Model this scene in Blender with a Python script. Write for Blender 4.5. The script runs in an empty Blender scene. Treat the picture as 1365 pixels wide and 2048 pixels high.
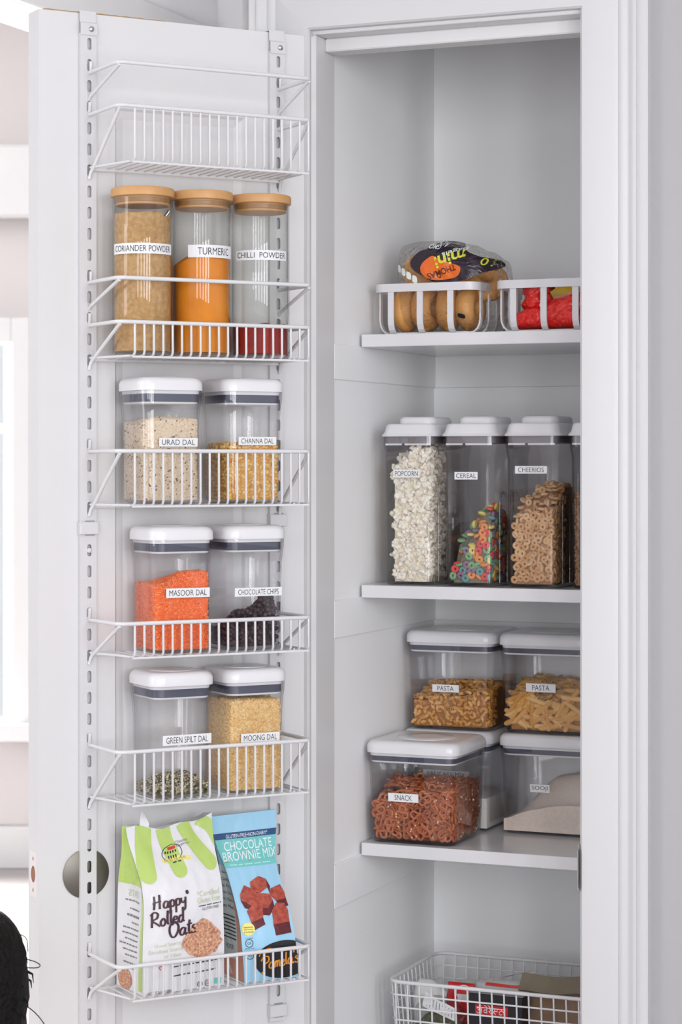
import bpy, math, random
import numpy as np
from mathutils import Matrix, Vector, Euler, Quaternion
from mathutils import noise as mnoise

random.seed(7)
rng = np.random.default_rng(7)
scene = bpy.context.scene
C = scene.collection
PI = math.pi

# ------------------------------------------------------------------ camera
EYE = 1.35
cam_d = bpy.data.cameras.new('camera')
cam = bpy.data.objects.new('camera', cam_d)
C.objects.link(cam)
cam.location = (0, 0, EYE)
cam.rotation_euler = (PI / 2, 0, 0)
cam_d.sensor_width = 36.0
cam_d.lens = 4500.0 / 2048.0 * 36.0
cam_d.shift_y = (925.0 - 1024.0) / 2048.0
cam_d.clip_start = 0.05
cam_d.dof.use_dof = True
cam_d.dof.focus_distance = 3.6
cam_d.dof.aperture_fstop = 10.0
scene.camera = cam

# ------------------------------------------------------------------ light
world = bpy.data.worlds.new('world')
scene.world = world
world.use_nodes = True
bg = world.node_tree.nodes['Background']
bg.inputs[0].default_value = (0.965, 0.99, 1.03, 1)
bg.inputs[1].default_value = 0.80


def area(name, loc, target, sx, sy, power, col=(1, 1, 1)):
    l = bpy.data.lights.new(name, 'AREA')
    l.shape = 'RECTANGLE'
    l.size, l.size_y = sx, sy
    l.energy = power
    l.color = col
    o = bpy.data.objects.new(name, l)
    C.objects.link(o)
    o.location = loc
    o.rotation_euler = (Vector(target) - Vector(loc)).to_track_quat('-Z', 'Y').to_euler()
    return o


# daylight of the tall windows of the room, behind the camera and to its right, plus added fill lamps at the left
DAY = (0.985, 0.995, 1.03)
for wx, wy, ww, wp in ((1.85, -0.1, 0.42, 25), (1.25, -0.5, 0.42, 27), (0.55, -0.9, 0.36, 18), (-0.3, -1.3, 0.36, 17), (-1.3, -1.2, 0.42, 18), (-3.2, 1.9, 0.8, 24)):  # last two are no windows: added to brighten door edge and back wall
    area('window_and_fill_light', (wx, wy, 1.62), (0.05, 3.6, 1.1), ww, 1.9, wp, DAY)
# daylight of the bright far room
area('window_and_fill_light', (-1.621, 7.53, 1.1175), (-1.621, 4.0, 1.1175), 1.056, 1.255, 380, (1, 0.985, 0.98))

scene.view_settings.view_transform = 'Standard'
scene.view_settings.look = 'None'
scene.view_settings.gamma = 1.0
scene.view_settings.use_curve_mapping = False
scene.view_settings.exposure = 0.11
scene.cycles.max_bounces = 7
scene.cycles.diffuse_bounces = 4
scene.cycles.glossy_bounces = 3
scene.cycles.transmission_bounces = 6
scene.cycles.transparent_max_bounces = 48
scene.cycles.use_denoising = True
scene.cycles.adaptive_threshold = 0.06

# ------------------------------------------------------------------ frames
TH, PH = math.radians(28.5), math.radians(-22.7)
DOOR = Matrix.Translation((-0.38564, 3.41945, 0)) @ Matrix.Rotation(TH, 4, 'Z')      # x along the open door, -y out of its face
PAN = Matrix.Translation((-0.04048, 3.60686, 0)) @ Matrix.Rotation(PH, 4, 'Z')       # x along the pantry wall, +y into the pantry
WORLD = Matrix.Identity(4)


# ------------------------------------------------------------------ materials
def sl(c):
    return tuple(((v / 255.0) / 12.92 if v / 255.0 <= 0.04045 else ((v / 255.0 + 0.055) / 1.055) ** 2.4) for v in c)


def mat(name, rgb, rough=0.5, metal=0.0, spec=0.5, noise=None, bump=None, coat=0.0, sheen=0.0):
    """rgb in sRGB 0-255; noise=(scale, rgb2, amount); bump=(scale, strength, distance)"""
    m = bpy.data.materials.new(name)
    m.use_nodes = True
    nt = m.node_tree
    b = nt.nodes['Principled BSDF']
    b.inputs['Base Color'].default_value = (*sl(rgb), 1)
    b.inputs['Roughness'].default_value = rough
    b.inputs['Metallic'].default_value = metal
    b.inputs['Specular IOR Level'].default_value = spec
    b.inputs['Coat Weight'].default_value = coat
    if noise or bump:
        tc = nt.nodes.new('ShaderNodeTexCoord')
    if noise:
        n = nt.nodes.new('ShaderNodeTexNoise')
        n.inputs['Scale'].default_value = noise[0]
        n.inputs['Detail'].default_value = 4
        nt.links.new(tc.outputs['Object'], n.inputs['Vector'])
        r = nt.nodes.new('ShaderNodeValToRGB')
        r.color_ramp.elements[0].position = 0.5 - 0.5 * noise[2]
        r.color_ramp.elements[1].position = 0.5 + 0.5 * noise[2]
        r.color_ramp.elements[0].color = (*sl(rgb), 1)
        r.color_ramp.elements[1].color = (*sl(noise[1]), 1)
        nt.links.new(n.outputs['Fac'], r.inputs['Fac'])
        nt.links.new(r.outputs['Color'], b.inputs['Base Color'])
    if bump:
        n = nt.nodes.new('ShaderNodeTexNoise')
        n.inputs['Scale'].default_value = bump[0]
        n.inputs['Detail'].default_value = 5
        nt.links.new(tc.outputs['Object'], n.inputs['Vector'])
        u = nt.nodes.new('ShaderNodeBump')
        u.inputs['Strength'].default_value = bump[1]
        u.inputs['Distance'].default_value = bump[2]
        nt.links.new(n.outputs['Fac'], u.inputs['Height'])
        nt.links.new(u.outputs['Normal'], b.inputs['Normal'])
    return m


def tone_mat(name, stops, rough=0.6, source='attr', bump=None, spec=0.3):
    """colour ramp driven by a per-grain attribute or by a per-object random value"""
    m = mat(name, stops[0][1], rough, bump=bump, spec=spec)
    nt = m.node_tree
    b = nt.nodes['Principled BSDF']
    if source == 'attr':
        a = nt.nodes.new('ShaderNodeAttribute')
        a.attribute_name = 'tone'
        out = a.outputs['Fac']
    else:
        a = nt.nodes.new('ShaderNodeObjectInfo')
        out = a.outputs['Random']
    r = nt.nodes.new('ShaderNodeValToRGB')
    while len(r.color_ramp.elements) < len(stops):
        r.color_ramp.elements.new(0.5)
    for e, (p, c) in zip(r.color_ramp.elements, stops):
        e.position = p
        e.color = (*sl(c), 1)
    nt.links.new(out, r.inputs['Fac'])
    nt.links.new(r.outputs['Color'], b.inputs['Base Color'])
    return m


def clear_mat(name, tint=(0.965, 0.965, 0.97), ior=1.49, rough=0.0, edge=(0.72, 0.71, 0.74), wrinkle=None):
    """thin clear plastic or glass: transparent plus Fresnel gloss, a little darker where the wall is seen edge-on"""
    m = bpy.data.materials.new(name)
    m.use_nodes = True
    nt = m.node_tree
    nt.nodes.remove(nt.nodes['Principled BSDF'])
    out = nt.nodes['Material Output']
    tr = nt.nodes.new('ShaderNodeBsdfTransparent')
    gl = nt.nodes.new('ShaderNodeBsdfGlossy')
    gl.inputs['Roughness'].default_value = rough
    f0 = ((ior - 1) / (ior + 1)) ** 2
    fw = nt.nodes.new('ShaderNodeLayerWeight')
    fw.inputs['Blend'].default_value = 0.5
    pw = nt.nodes.new('ShaderNodeMath')
    pw.operation = 'POWER'
    pw.inputs[1].default_value = 5.0
    nt.links.new(fw.outputs['Facing'], pw.inputs[0])
    fr = nt.nodes.new('ShaderNodeMath')
    fr.operation = 'MULTIPLY_ADD'
    fr.inputs[1].default_value = 1.0 - f0
    fr.inputs[2].default_value = f0
    nt.links.new(pw.outputs[0], fr.inputs[0])
    lw = nt.nodes.new('ShaderNodeMath')
    lw.operation = 'POWER'
    lw.inputs[1].default_value = 2.5
    nt.links.new(fw.outputs['Facing'], lw.inputs[0])
    mc = nt.nodes.new('ShaderNodeMix')
    mc.data_type = 'RGBA'
    mc.inputs[6].default_value = (*tint, 1)
    mc.inputs[7].default_value = (*edge, 1)
    nt.links.new(lw.outputs[0], mc.inputs[0])
    nt.links.new(mc.outputs[2], tr.inputs['Color'])
    mx = nt.nodes.new('ShaderNodeMixShader')
    nt.links.new(fr.outputs[0], mx.inputs[0])
    nt.links.new(tr.outputs[0], mx.inputs[1])
    nt.links.new(gl.outputs[0], mx.inputs[2])
    nt.links.new(mx.outputs[0], out.inputs[0])
    if wrinkle:
        tc = nt.nodes.new('ShaderNodeTexCoord')
        n = nt.nodes.new('ShaderNodeTexNoise')
        n.inputs['Scale'].default_value = wrinkle[0]
        n.inputs['Detail'].default_value = 3
        nt.links.new(tc.outputs['Object'], n.inputs['Vector'])
        u = nt.nodes.new('ShaderNodeBump')
        u.inputs['Strength'].default_value = wrinkle[1]
        u.inputs['Distance'].default_value = wrinkle[2]
        nt.links.new(n.outputs['Fac'], u.inputs['Height'])
        nt.links.new(u.outputs['Normal'], gl.inputs['Normal'])
        nt.links.new(u.outputs['Normal'], fw.inputs['Normal'])
    return m


M = {}
M['paint'] = mat('white_gloss_paint', (214, 213, 213), 0.38, spec=0.4, bump=(60, 0.04, 0.001))
M['trim'] = mat('white_paint_dimmed', (200, 199, 199), 0.38, spec=0.4, bump=(60, 0.04, 0.001))  # same paint as the door; dimmer light on the casing put into its colour
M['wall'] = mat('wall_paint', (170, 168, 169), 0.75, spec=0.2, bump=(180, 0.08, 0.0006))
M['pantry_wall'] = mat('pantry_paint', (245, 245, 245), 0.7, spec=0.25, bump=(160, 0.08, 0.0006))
M['melamine'] = mat('white_melamine', (216, 215, 216), 0.16, spec=0.5)
M['ceiling'] = mat('ceiling_paint', (240, 239, 240), 0.9, spec=0.1, bump=(90, 0.1, 0.001))
M['floor'] = mat('pale_floor', (176, 170, 170), 0.9, spec=0.1, noise=(3, (170, 165, 166), 0.6))
M['wire'] = mat('white_coated_wire', (216, 215, 216), 0.32, spec=0.45)
M['rack'] = mat('white_coated_steel', (208, 207, 208), 0.4, spec=0.4)
M['steel'] = mat('screw_steel', (200, 198, 195), 0.25, metal=1.0)
M['nickel'] = mat('satin_nickel', (122, 118, 110), 0.45, metal=1.0, bump=(30, 0.05, 0.001))
M['raw_wood'] = mat('raw_wood', (178, 152, 118), 0.8, noise=(40, (150, 120, 90), 0.5))
M['latch_wood'] = mat('latch_bore', (150, 105, 84), 0.7)
M['brass'] = mat('worn_brass', (188, 168, 140), 0.35, metal=0.6)
M['lid'] = mat('white_lid_plastic', (222, 221, 223), 0.22, spec=0.5)
M['gasket'] = mat('grey_seal', (74, 76, 92), 0.35)
M['acrylic'] = clear_mat('clear_acrylic', tint=(0.994, 0.994, 0.996), edge=(0.70, 0.69, 0.72))
M['smoke'] = clear_mat('clear_acrylic_dispenser', tint=(0.982, 0.977, 0.979), edge=(0.60, 0.58, 0.60))
M['glass'] = clear_mat('jar_glass', tint=(0.98, 0.985, 0.98), edge=(0.78, 0.79, 0.78), ior=1.5)
M['silicone'] = clear_mat('silicone_ring', tint=(0.8, 0.78, 0.75), edge=(0.6, 0.58, 0.55), rough=0.3)
M['bamboo'] = mat('bamboo', (206, 158, 104), 0.45, noise=(35, (190, 140, 88), 0.5))
M['sticker'] = mat('label_sticker', (226, 226, 227), 0.55)
M['ink'] = mat('black_ink', (42, 42, 46), 0.6)
M['bin'] = mat('white_bin_plastic', (212, 211, 213), 0.35)

# ------------------------------------------------------------------ mesh helpers


class MB:
    """collects geometry; build() links it as one mesh object"""

    def __init__(self):
        self.v, self.f = [], []

    def add(self, verts, faces):
        o = len(self.v)
        self.v += [tuple(p) for p in verts]
        self.f += [tuple(i + o for i in q) for q in faces]
        return self

    def box(self, x0, x1, y0, y1, z0, z1, b=0.0):
        if b <= 0:
            vs = [(x, y, z) for z in (z0, z1) for y in (y0, y1) for x in (x0, x1)]
            return self.add(vs, [(0, 2, 3, 1), (4, 5, 7, 6), (0, 1, 5, 4), (2, 6, 7, 3), (0, 4, 6, 2), (1, 3, 7, 5)])
        cx, cy = (x0 + x1) / 2, (y0 + y1) / 2
        rings = []
        for z, i in ((z0, b), (z0 + b, 0), (z1 - b, 0), (z1, b)):
            rings.append([(cx + px, cy + py, z) for px, py in rrect(x1 - x0 - 2 * i, y1 - y0 - 2 * i, b, 1)])
        return self.loft(rings)

    def loft(self, rings, cap0=True, cap1=True, closed=True):
        n = len(rings[0])
        vs = [p for r in rings for p in r]
        fs = []
        for k in range(len(rings) - 1):
            for i in range(n if closed else n - 1):
                j = (i + 1) % n
                fs.append((k * n + i, k * n + j, (k + 1) * n + j, (k + 1) * n + i))
        if cap0:
            fs.append(tuple(reversed(range(n))))
        if cap1:
            fs.append(tuple(range((len(rings) - 1) * n, len(rings) * n)))
        return self.add(vs, fs)

    def tube(self, pts, r, n=6, cap=True, closed=False):
        pts = [Vector(p) for p in pts]
        rings = []
        up = None
        L = len(pts)
        for i, p in enumerate(pts):
            if closed:
                t = (pts[(i + 1) % L] - pts[i - 1]).normalized()
            else:
                t = (pts[min(i + 1, L - 1)] - pts[max(i - 1, 0)]).normalized()
            if up is None:
                up = Vector((0, 0, 1)) if abs(t.z) < 0.9 else Vector((1, 0, 0))
            a = t.cross(up).normalized()
            up = a.cross(t).normalized()
            rr = r[i] if isinstance(r, (list, tuple)) else r
            rings.append([p + (a * math.cos(2 * PI * k / n) + up * math.sin(2 * PI * k / n)) * rr for k in range(n)])
        if closed:
            rings.append(rings[0])
            return self.loft(rings, False, False)
        return self.loft(rings, cap, cap)

    def lathe(self, prof, n=40, closed=False):
        """prof: list of (r, z)"""
        rings = [[(r * math.cos(2 * PI * k / n), r * math.sin(2 * PI * k / n), z) for k in range(n)] for r, z in prof]
        if closed:
            rings.append(rings[0])
            return self.loft(rings, False, False)
        return self.loft(rings, prof[0][0] > 1e-6, prof[-1][0] > 1e-6)

    def mesh(self, name, m, smooth=None):
        me = bpy.data.meshes.new(name)
        me.from_pydata(self.v, [], self.f)
        if m is not None:
            me.materials.append(m)
        if smooth is not None:
            me.polygons.foreach_set('use_smooth', [True] * len(me.polygons))
            if smooth < 179:
                me.set_sharp_from_angle(angle=math.radians(smooth))
        me.update()
        return me

    def build(self, name, m, parent=None, smooth=None, mw=None):
        o = bpy.data.objects.new(name, self.mesh(name, m, smooth))
        C.objects.link(o)
        if parent is not None:
            o.parent = parent
        if mw is not None:
            o.matrix_world = mw
        return o


def smooth(a, b, t):
    t = max(0, min(1, (t - a) / (b - a)))
    return t * t * (3 - 2 * t)


def rrect(w, d, r, k=4):
    r = max(min(r, w / 2 - 1e-5, d / 2 - 1e-5), 1e-5)
    out = []
    for cx, cy, a0 in ((w / 2 - r, -d / 2 + r, -PI / 2), (w / 2 - r, d / 2 - r, 0), (-w / 2 + r, d / 2 - r, PI / 2), (-w / 2 + r, -d / 2 + r, PI)):
        for i in range(k + 1):
            a = a0 + PI / 2 * i / k
            out.append((cx + r * math.cos(a), cy + r * math.sin(a)))
    return out


def rring(w, d, r, z, k=4, cx=0, cy=0):
    return [(cx + x, cy + y, z) for x, y in rrect(w, d, r, k)]


def tag(o, label=None, cat=None, group=None, kind=None):
    if label:
        o['label'] = label
    if cat:
        o['category'] = cat
    if group:
        o['group'] = group
    if kind:
        o['kind'] = kind
    return o


def thing(name, label, cat, frame, loc, rz=0.0, group=None):
    o = bpy.data.objects.new(name, None)
    o.empty_display_size = 0.02
    C.objects.link(o)
    o.matrix_world = frame @ Matrix.Translation(loc) @ Matrix.Rotation(rz, 4, 'Z')
    return tag(o, label, cat, group)


def cat_rom(pts, n=6, closed=False):
    pts = [Vector(p) for p in pts]
    out = []
    L = len(pts)
    for i in range(L if closed else L - 1):
        p0 = pts[i - 1] if (i > 0 or closed) else pts[0]
        p1, p2 = pts[i], pts[(i + 1) % L]
        p3 = pts[(i + 2) % L] if (closed or i + 2 < L) else pts[-1]
        for k in range(n):
            t = k / n
            out.append(0.5 * ((2 * p1) + (p2 - p0) * t + (2 * p0 - 5 * p1 + 4 * p2 - p3) * t * t + (3 * p1 - p0 - 3 * p2 + p3) * t ** 3))
    if not closed:
        out.append(pts[-1])
    return out


_tc = {}


def text2d(s, thin=0.0):
    """letters of a string as flat triangles, height 1 = capital height, centred"""
    key = (s, thin)
    if key not in _tc:
        cu = bpy.data.curves.new('letters', 'FONT')
        cu.body = s
        cu.size = 1.0
        cu.resolution_u = 3
        cu.offset = thin
        cu.fill_mode = 'FRONT'
        ob = bpy.data.objects.new('letters', cu)
        me = bpy.data.meshes.new_from_object(ob)
        vs = np.array([v.co[:2] for v in me.vertices]) if len(me.vertices) else np.zeros((0, 2))
        fs = [tuple(p.vertices) for p in me.polygons]
        bpy.data.objects.remove(ob)
        bpy.data.curves.remove(cu)
        bpy.data.meshes.remove(me)
        if len(vs):
            lo, hi = vs.min(0), vs.max(0)
            vs = (vs - (lo + hi) / 2) / max(hi[1] - lo[1], 1e-6)
        _tc[key] = (vs, fs)
    return _tc[key]


def text_on(mb, s, w, h, fn, thin=-0.003, rot=0.0, cx=0.0, cy=0.0):
    """letters stretched to w x h, turned by rot, mapped through fn(x, y) -> point"""
    vs, fs = text2d(s, thin)
    if not len(vs):
        return mb
    tw = vs[:, 0].max() - vs[:, 0].min()
    c, si = math.cos(rot), math.sin(rot)
    pts = []
    for x, y in vs:
        x, y = x / tw * w, y * h
        pts.append(fn(cx + x * c - y * si, cy + x * si + y * c))
    return mb.add(pts, fs)


def ribbon(mb, pts, w, fn, n=5, smooth=True, taper=False):
    """brush stroke through 2D points, mapped through fn"""
    p = cat_rom([(a, b, 0) for a, b in pts], n) if smooth else [Vector((a, b, 0)) for a, b in pts]
    vs, fs = [], []
    m = 6 if w > .004 else 1
    for i, q in enumerate(p):
        t = (p[min(i + 1, len(p) - 1)] - p[max(i - 1, 0)])
        t = t.normalized() if t.length > 1e-9 else Vector((1, 0, 0))
        nn = Vector((-t.y, t.x, 0))
        ww = w * (1.0 if not taper else (0.55 + 0.6 * abs(t.y)))
        for k in range(m + 1):
            o = ww * (.5 - k / m)
            vs.append(fn(q.x + nn.x * o, q.y + nn.y * o))
        if i:
            a, b = (i - 1) * (m + 1), i * (m + 1)
            fs += [(a + k, a + k + 1, b + k + 1, b + k) for k in range(m)]
    return mb.add(vs, fs)


def dashes_on(mb, w, h, fn, cx, cy, rot=0.0):
    """a line of print too small to read"""
    c, s_ = math.cos(rot), math.sin(rot)
    a = -w / 2
    while a < w / 2:
        l = min(random.uniform(.6, 2.6) * h * 1.6, w / 2 - a + .0005)
        ribbon(mb, [(cx + a * c, cy + a * s_), (cx + (a + l) * c, cy + (a + l) * s_)], h * .42, fn, smooth=False)
        a += l + h * .7
    return mb


def disc_on(mb, cx, cy, rx, ry, fn, rings=3, n=28, a0=0.0, x_max=None):
    vs, fs = [fn(cx, cy)], []
    for k in range(1, rings + 1):
        for i in range(n):
            a = a0 + 2 * PI * i / n
            x = cx + rx * k / rings * math.cos(a)
            if x_max is not None:
                x = min(x, x_max)
            vs.append(fn(x, cy + ry * k / rings * math.sin(a)))
    for i in range(n):
        fs.append((0, 1 + i, 1 + (i + 1) % n))
    for k in range(1, rings):
        o0, o1 = 1 + (k - 1) * n, 1 + k * n
        for i in range(n):
            j = (i + 1) % n
            fs.append((o0 + i, o1 + i, o1 + j, o0 + j))
    return mb.add(vs, fs)


def patch_on(mb, x0, x1, y0, y1, fn, nx=8, ny=8):
    vs = [fn(x0 + (x1 - x0) * i / nx, y0 + (y1 - y0) * j / ny) for j in range(ny + 1) for i in range(nx + 1)]
    fs = [(j * (nx + 1) + i, j * (nx + 1) + i + 1, (j + 1) * (nx + 1) + i + 1, (j + 1) * (nx + 1) + i) for j in range(ny) for i in range(nx)]
    return mb.add(vs, fs)


# brush-script glyphs: strokes in units of the x-height, and the advance
G = {
    'H': ([[(.3, 2), (.2, 1), (0, 0)], [(1.2, 2.1), (1.0, 1), (.9, 0)], [(-.1, .9), (.6, 1.1), (1.3, 1.1)]], 1.5),
    'a': ([[(.85, .85), (.45, 1), (.1, .6), (.1, .15), (.4, 0), (.7, .3), (.88, .95)], [(.88, .95), (.78, .3), (.92, 0), (1.15, .2)]], 1.1),
    'p': ([[(.15, 1), (.05, 0), (-.1, -1)], [(.1, .6), (.4, 1), (.75, .8), (.7, .2), (.35, 0), (.1, .25)]], .98),
    'y': ([[(.05, 1), (.1, .4), (.4, .2), (.7, .5)], [(.85, 1), (.7, .1), (.5, -.7), (.15, -.9), (0, -.6)]], 1.0),
    '*': ([[(.1, 1.8), (.5, 1.4)], [(.5, 1.8), (.1, 1.4)], [(.3, 1.9), (.3, 1.3)]], .5),
    'R': ([[(.3, 2), (.15, 1), (0, 0)], [(0, 1.7), (.6, 2.1), (1.1, 1.8), (.9, 1.2), (.2, .95), (.7, .5), (1.25, 0)]], 1.3),
    'o': ([[(.45, 1), (.1, .6), (.15, .1), (.5, 0), (.8, .4), (.7, .9), (.45, 1), (.3, .8)]], .95),
    'l': ([[(.4, 2.05), (.25, 1), (.22, .2), (.48, .1)]], .5),
    'e': ([[(.1, .5), (.6, .6), (.65, .9), (.35, 1), (.1, .6), (.15, .15), (.5, 0), (.85, .3)]], .85),
    'd': ([[(.75, .8), (.4, 1), (.1, .6), (.1, .15), (.4, 0), (.7, .35)], [(.95, 2.1), (.8, 1), (.75, .2), (1, .05)]], 1.05),
    'O': ([[(.8, 2), (.2, 1.6), (0, .8), (.2, .1), (.7, 0), (1.2, .6), (1.3, 1.4), (.9, 2), (.5, 1.9), (.6, 1.6)]], 1.45),
    't': ([[(.45, 1.9), (.3, 1), (.3, .1), (.6, .1)], [(0, 1.25), (.8, 1.35)]], .68),
    's': ([[(.7, .85), (.4, 1.05), (.15, .8), (.5, .5), (.6, .15), (.2, 0), (-.1, .2)]], .78),
    'P': ([[(.55, 1.9), (.4, 1), (.1, -.5), (-.3, -.3)], [(-.2, 1.5), (.4, 2.1), (1.2, 2), (1.2, 1.3), (.5, .9)]], 1.15),
    'm': ([[(.1, 1), (.0, 0)], [(.05, .5), (.3, 1), (.5, .9), (.42, 0)], [(.47, .5), (.75, 1), (.95, .9), (.88, .1), (1.1, .1)]], 1.15),
    "'": ([[(.3, 2.1), (.2, 1.7)]], .3),
}


def script_on(mb, word, cx, cy, xh, w, fn, rot=0.0):
    adv = sum(G[c][1] for c in word)
    x = -adv / 2
    c0, s0 = math.cos(rot), math.sin(rot)
    for ch in word:
        for st in G[ch][0]:
            q = []
            for px, py in st:
                gx, gy = (x + px) * xh, (py - 0.8) * xh
                q.append((cx + gx * c0 - gy * s0, cy + gx * s0 + gy * c0))
            ribbon(mb, q, w, fn, taper=True)
        x += G[ch][1]
    return mb


# grains -----------------------------------------------------------
def ico():
    t = (1 + 5 ** 0.5) / 2
    v = np.array([(-1, t, 0), (1, t, 0), (-1, -t, 0), (1, -t, 0), (0, -1, t), (0, 1, t), (0, -1, -t), (0, 1, -t), (t, 0, -1), (t, 0, 1), (-t, 0, -1), (-t, 0, 1)], float)
    v /= np.linalg.norm(v[0])
    f = np.array([(0, 11, 5), (0, 5, 1), (0, 1, 7), (0, 7, 10), (0, 10, 11), (1, 5, 9), (5, 11, 4), (11, 10, 2), (10, 7, 6), (7, 1, 8), (3, 9, 4), (3, 4, 2), (3, 2, 6), (3, 6, 8), (3, 8, 9), (4, 9, 5), (2, 4, 11), (6, 2, 10), (8, 6, 7), (9, 8, 1)])
    return v, f


def rand_rot(n):
    q = rng.normal(size=(n, 4))
    q /= np.linalg.norm(q, axis=1)[:, None]
    w, x, y, z = q.T
    return np.stack([np.stack([1 - 2 * (y * y + z * z), 2 * (x * y - z * w), 2 * (x * z + y * w)], 1),
                     np.stack([2 * (x * y + z * w), 1 - 2 * (x * x + z * z), 2 * (y * z - x * w)], 1),
                     np.stack([2 * (x * z - y * w), 2 * (y * z + x * w), 1 - 2 * (x * x + y * y)], 1)], 1)


def jitter_grid(w, h, sp):
    """roughly even random points on a w x h rectangle"""
    nx, ny = max(1, int(round(w / sp))), max(1, int(round(h / (sp * 0.9))))
    out = []
    for j in range(ny):
        for i in range(nx):
            out.append(((i + 0.5 + (0.5 if j % 2 else 0) * 0.9 - 0.22 + random.uniform(-.32, .32)) / nx * w, (j + 0.5 + random.uniform(-.32, .32)) / ny * h))
    return [(min(max(a, 0), w), min(max(b, 0), h)) for a, b in out]


def heap_points(x0, x1, y0, y1, z0, top, sp, faces, inset, side=None):
    """points just inside the walls and on top of a heap that fills a box; returns (x, y, z, normal)"""
    pts = []
    H = max(top(x, y) for x in np.linspace(x0, x1, 7) for y in np.linspace(y0, y1, 7)) - z0
    i = inset
    ys = y0 + (side if side else y1 - y0)
    for fc in faces:
        if fc in ('front', 'back'):
            y = y0 + i if fc == 'front' else y1 - i
            for a, b in jitter_grid(x1 - x0 - 2 * i, H, sp):
                x, z = x0 + i + a, z0 + i * 0.8 + b
                if z < top(x, y) - i * 0.5:
                    pts.append((x, y, z, (0, -1 if fc == 'front' else 1, 0)))
        elif fc in ('left', 'right'):
            x = x0 + i if fc == 'left' else x1 - i
            for a, b in jitter_grid(ys - y0 - 2 * i, H, sp):
                y, z = y0 + i + a, z0 + i * 0.8 + b
                if z < top(x, y) - i * 0.5:
                    pts.append((x, y, z, (-1 if fc == 'left' else 1, 0, 0)))
        else:
            for a, b in jitter_grid(x1 - x0 - 2 * i, ys - y0 - 2 * i, sp):
                x, y = x0 + i + a, y0 + i + b
                if top(x, y) > z0 + inset:
                    pts.append((x, y, top(x, y) - i * 0.3, (0, 0, 1)))
    return pts


def heap_core(x0, x1, y0, y1, z0, top, g, n=12):
    """solid body of a heap, g inside its walls"""
    mb = MB()
    a0, a1, b0, b1 = x0 + g, x1 - g, y0 + g, y1 - g
    N = n + 1
    vs = []
    for lvl in (0, 1):
        for j in range(N):
            for i in range(N):
                x, y = a0 + (a1 - a0) * i / n, b0 + (b1 - b0) * j / n
                vs.append((x, y, z0 if lvl == 0 else max(top(x, y) - g, z0 + 0.0004)))
    fs = []
    B = N * N
    for j in range(n):
        for i in range(n):
            fs.append((B + j * N + i, B + j * N + i + 1, B + (j + 1) * N + i + 1, B + (j + 1) * N + i))
    fs.append(tuple([i for i in range(N - 1, -1, -1)] + [j * N for j in range(1, N)] + [(N - 1) * N + i for i in range(1, N)] + [j * N + N - 1 for j in range(N - 2, 0, -1)]))
    for i in range(n):
        fs += [(i, i + 1, B + i + 1, B + i), ((N - 1) * N + i + 1, (N - 1) * N + i, B + (N - 1) * N + i, B + (N - 1) * N + i + 1)]
        fs += [((i + 1) * N, i * N, B + i * N, B + (i + 1) * N), (i * N + N - 1, (i + 1) * N + N - 1, B + (i + 1) * N + N - 1, B + i * N + N - 1)]
    return mb.add(vs, fs)


def grain_heap(name, label, frame, x0, x1, y0, y1, z0, top, size, sp, m, faces=('front', 'left', 'right', 'top'), core_tone=0.4, tones=None, cat=None):
    """a heap of grains nobody could count: one object"""
    core = heap_core(x0, x1, y0, y1, z0, top, size[0] * 0.9)
    pts = heap_points(x0, x1, y0, y1, z0, top, sp, faces, size[0] * 0.9)
    V, F = ico()
    n = len(pts)
    P = np.array([p[:3] for p in pts])
    sc = np.array(size)[None, :] * rng.uniform(0.82, 1.15, (n, 1))
    R = rand_rot(n)
    vv = np.einsum('nij,nkj->nki', R, V[None] * sc[:, None, :]) + P[:, None, :]
    ff = F[None] + (np.arange(n) * 12)[:, None, None] + len(core.v)
    verts = np.concatenate([np.array(core.v), vv.reshape(-1, 3)])
    me = bpy.data.meshes.new(name)
    me.from_pydata(verts.tolist(), [], core.f + [tuple(q) for q in ff.reshape(-1, 3).tolist()])
    me.polygons.foreach_set('use_smooth', [False] * len(core.f) + [True] * (n * 20))
    at = me.attributes.new('tone', 'FLOAT', 'POINT')
    tone = rng.uniform(0, 1, n) if tones is None else tones(n)
    at.data.foreach_set('value', np.concatenate([np.full(len(core.v), core_tone), np.repeat(tone, 12)]).astype(np.float32))
    me.materials.append(m)
    o = bpy.data.objects.new(name, me)
    C.objects.link(o)
    o.matrix_world = frame
    return tag(o, label, cat or 'food', None, 'stuff')


def keep_in(me, rot, p, box):
    """shift a turned piece so that it stays inside the box its container leaves it"""
    co = np.array([v.co for v in me.vertices]) @ np.array(rot).T
    lo, hi = co.min(0), co.max(0)
    q = list(p)
    for k in range(3):
        a, b = box[k]
        if q[k] + lo[k] < a:
            q[k] = a - lo[k]
        elif b is not None and q[k] + hi[k] > b:
            q[k] = b - hi[k]
    return q


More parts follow.
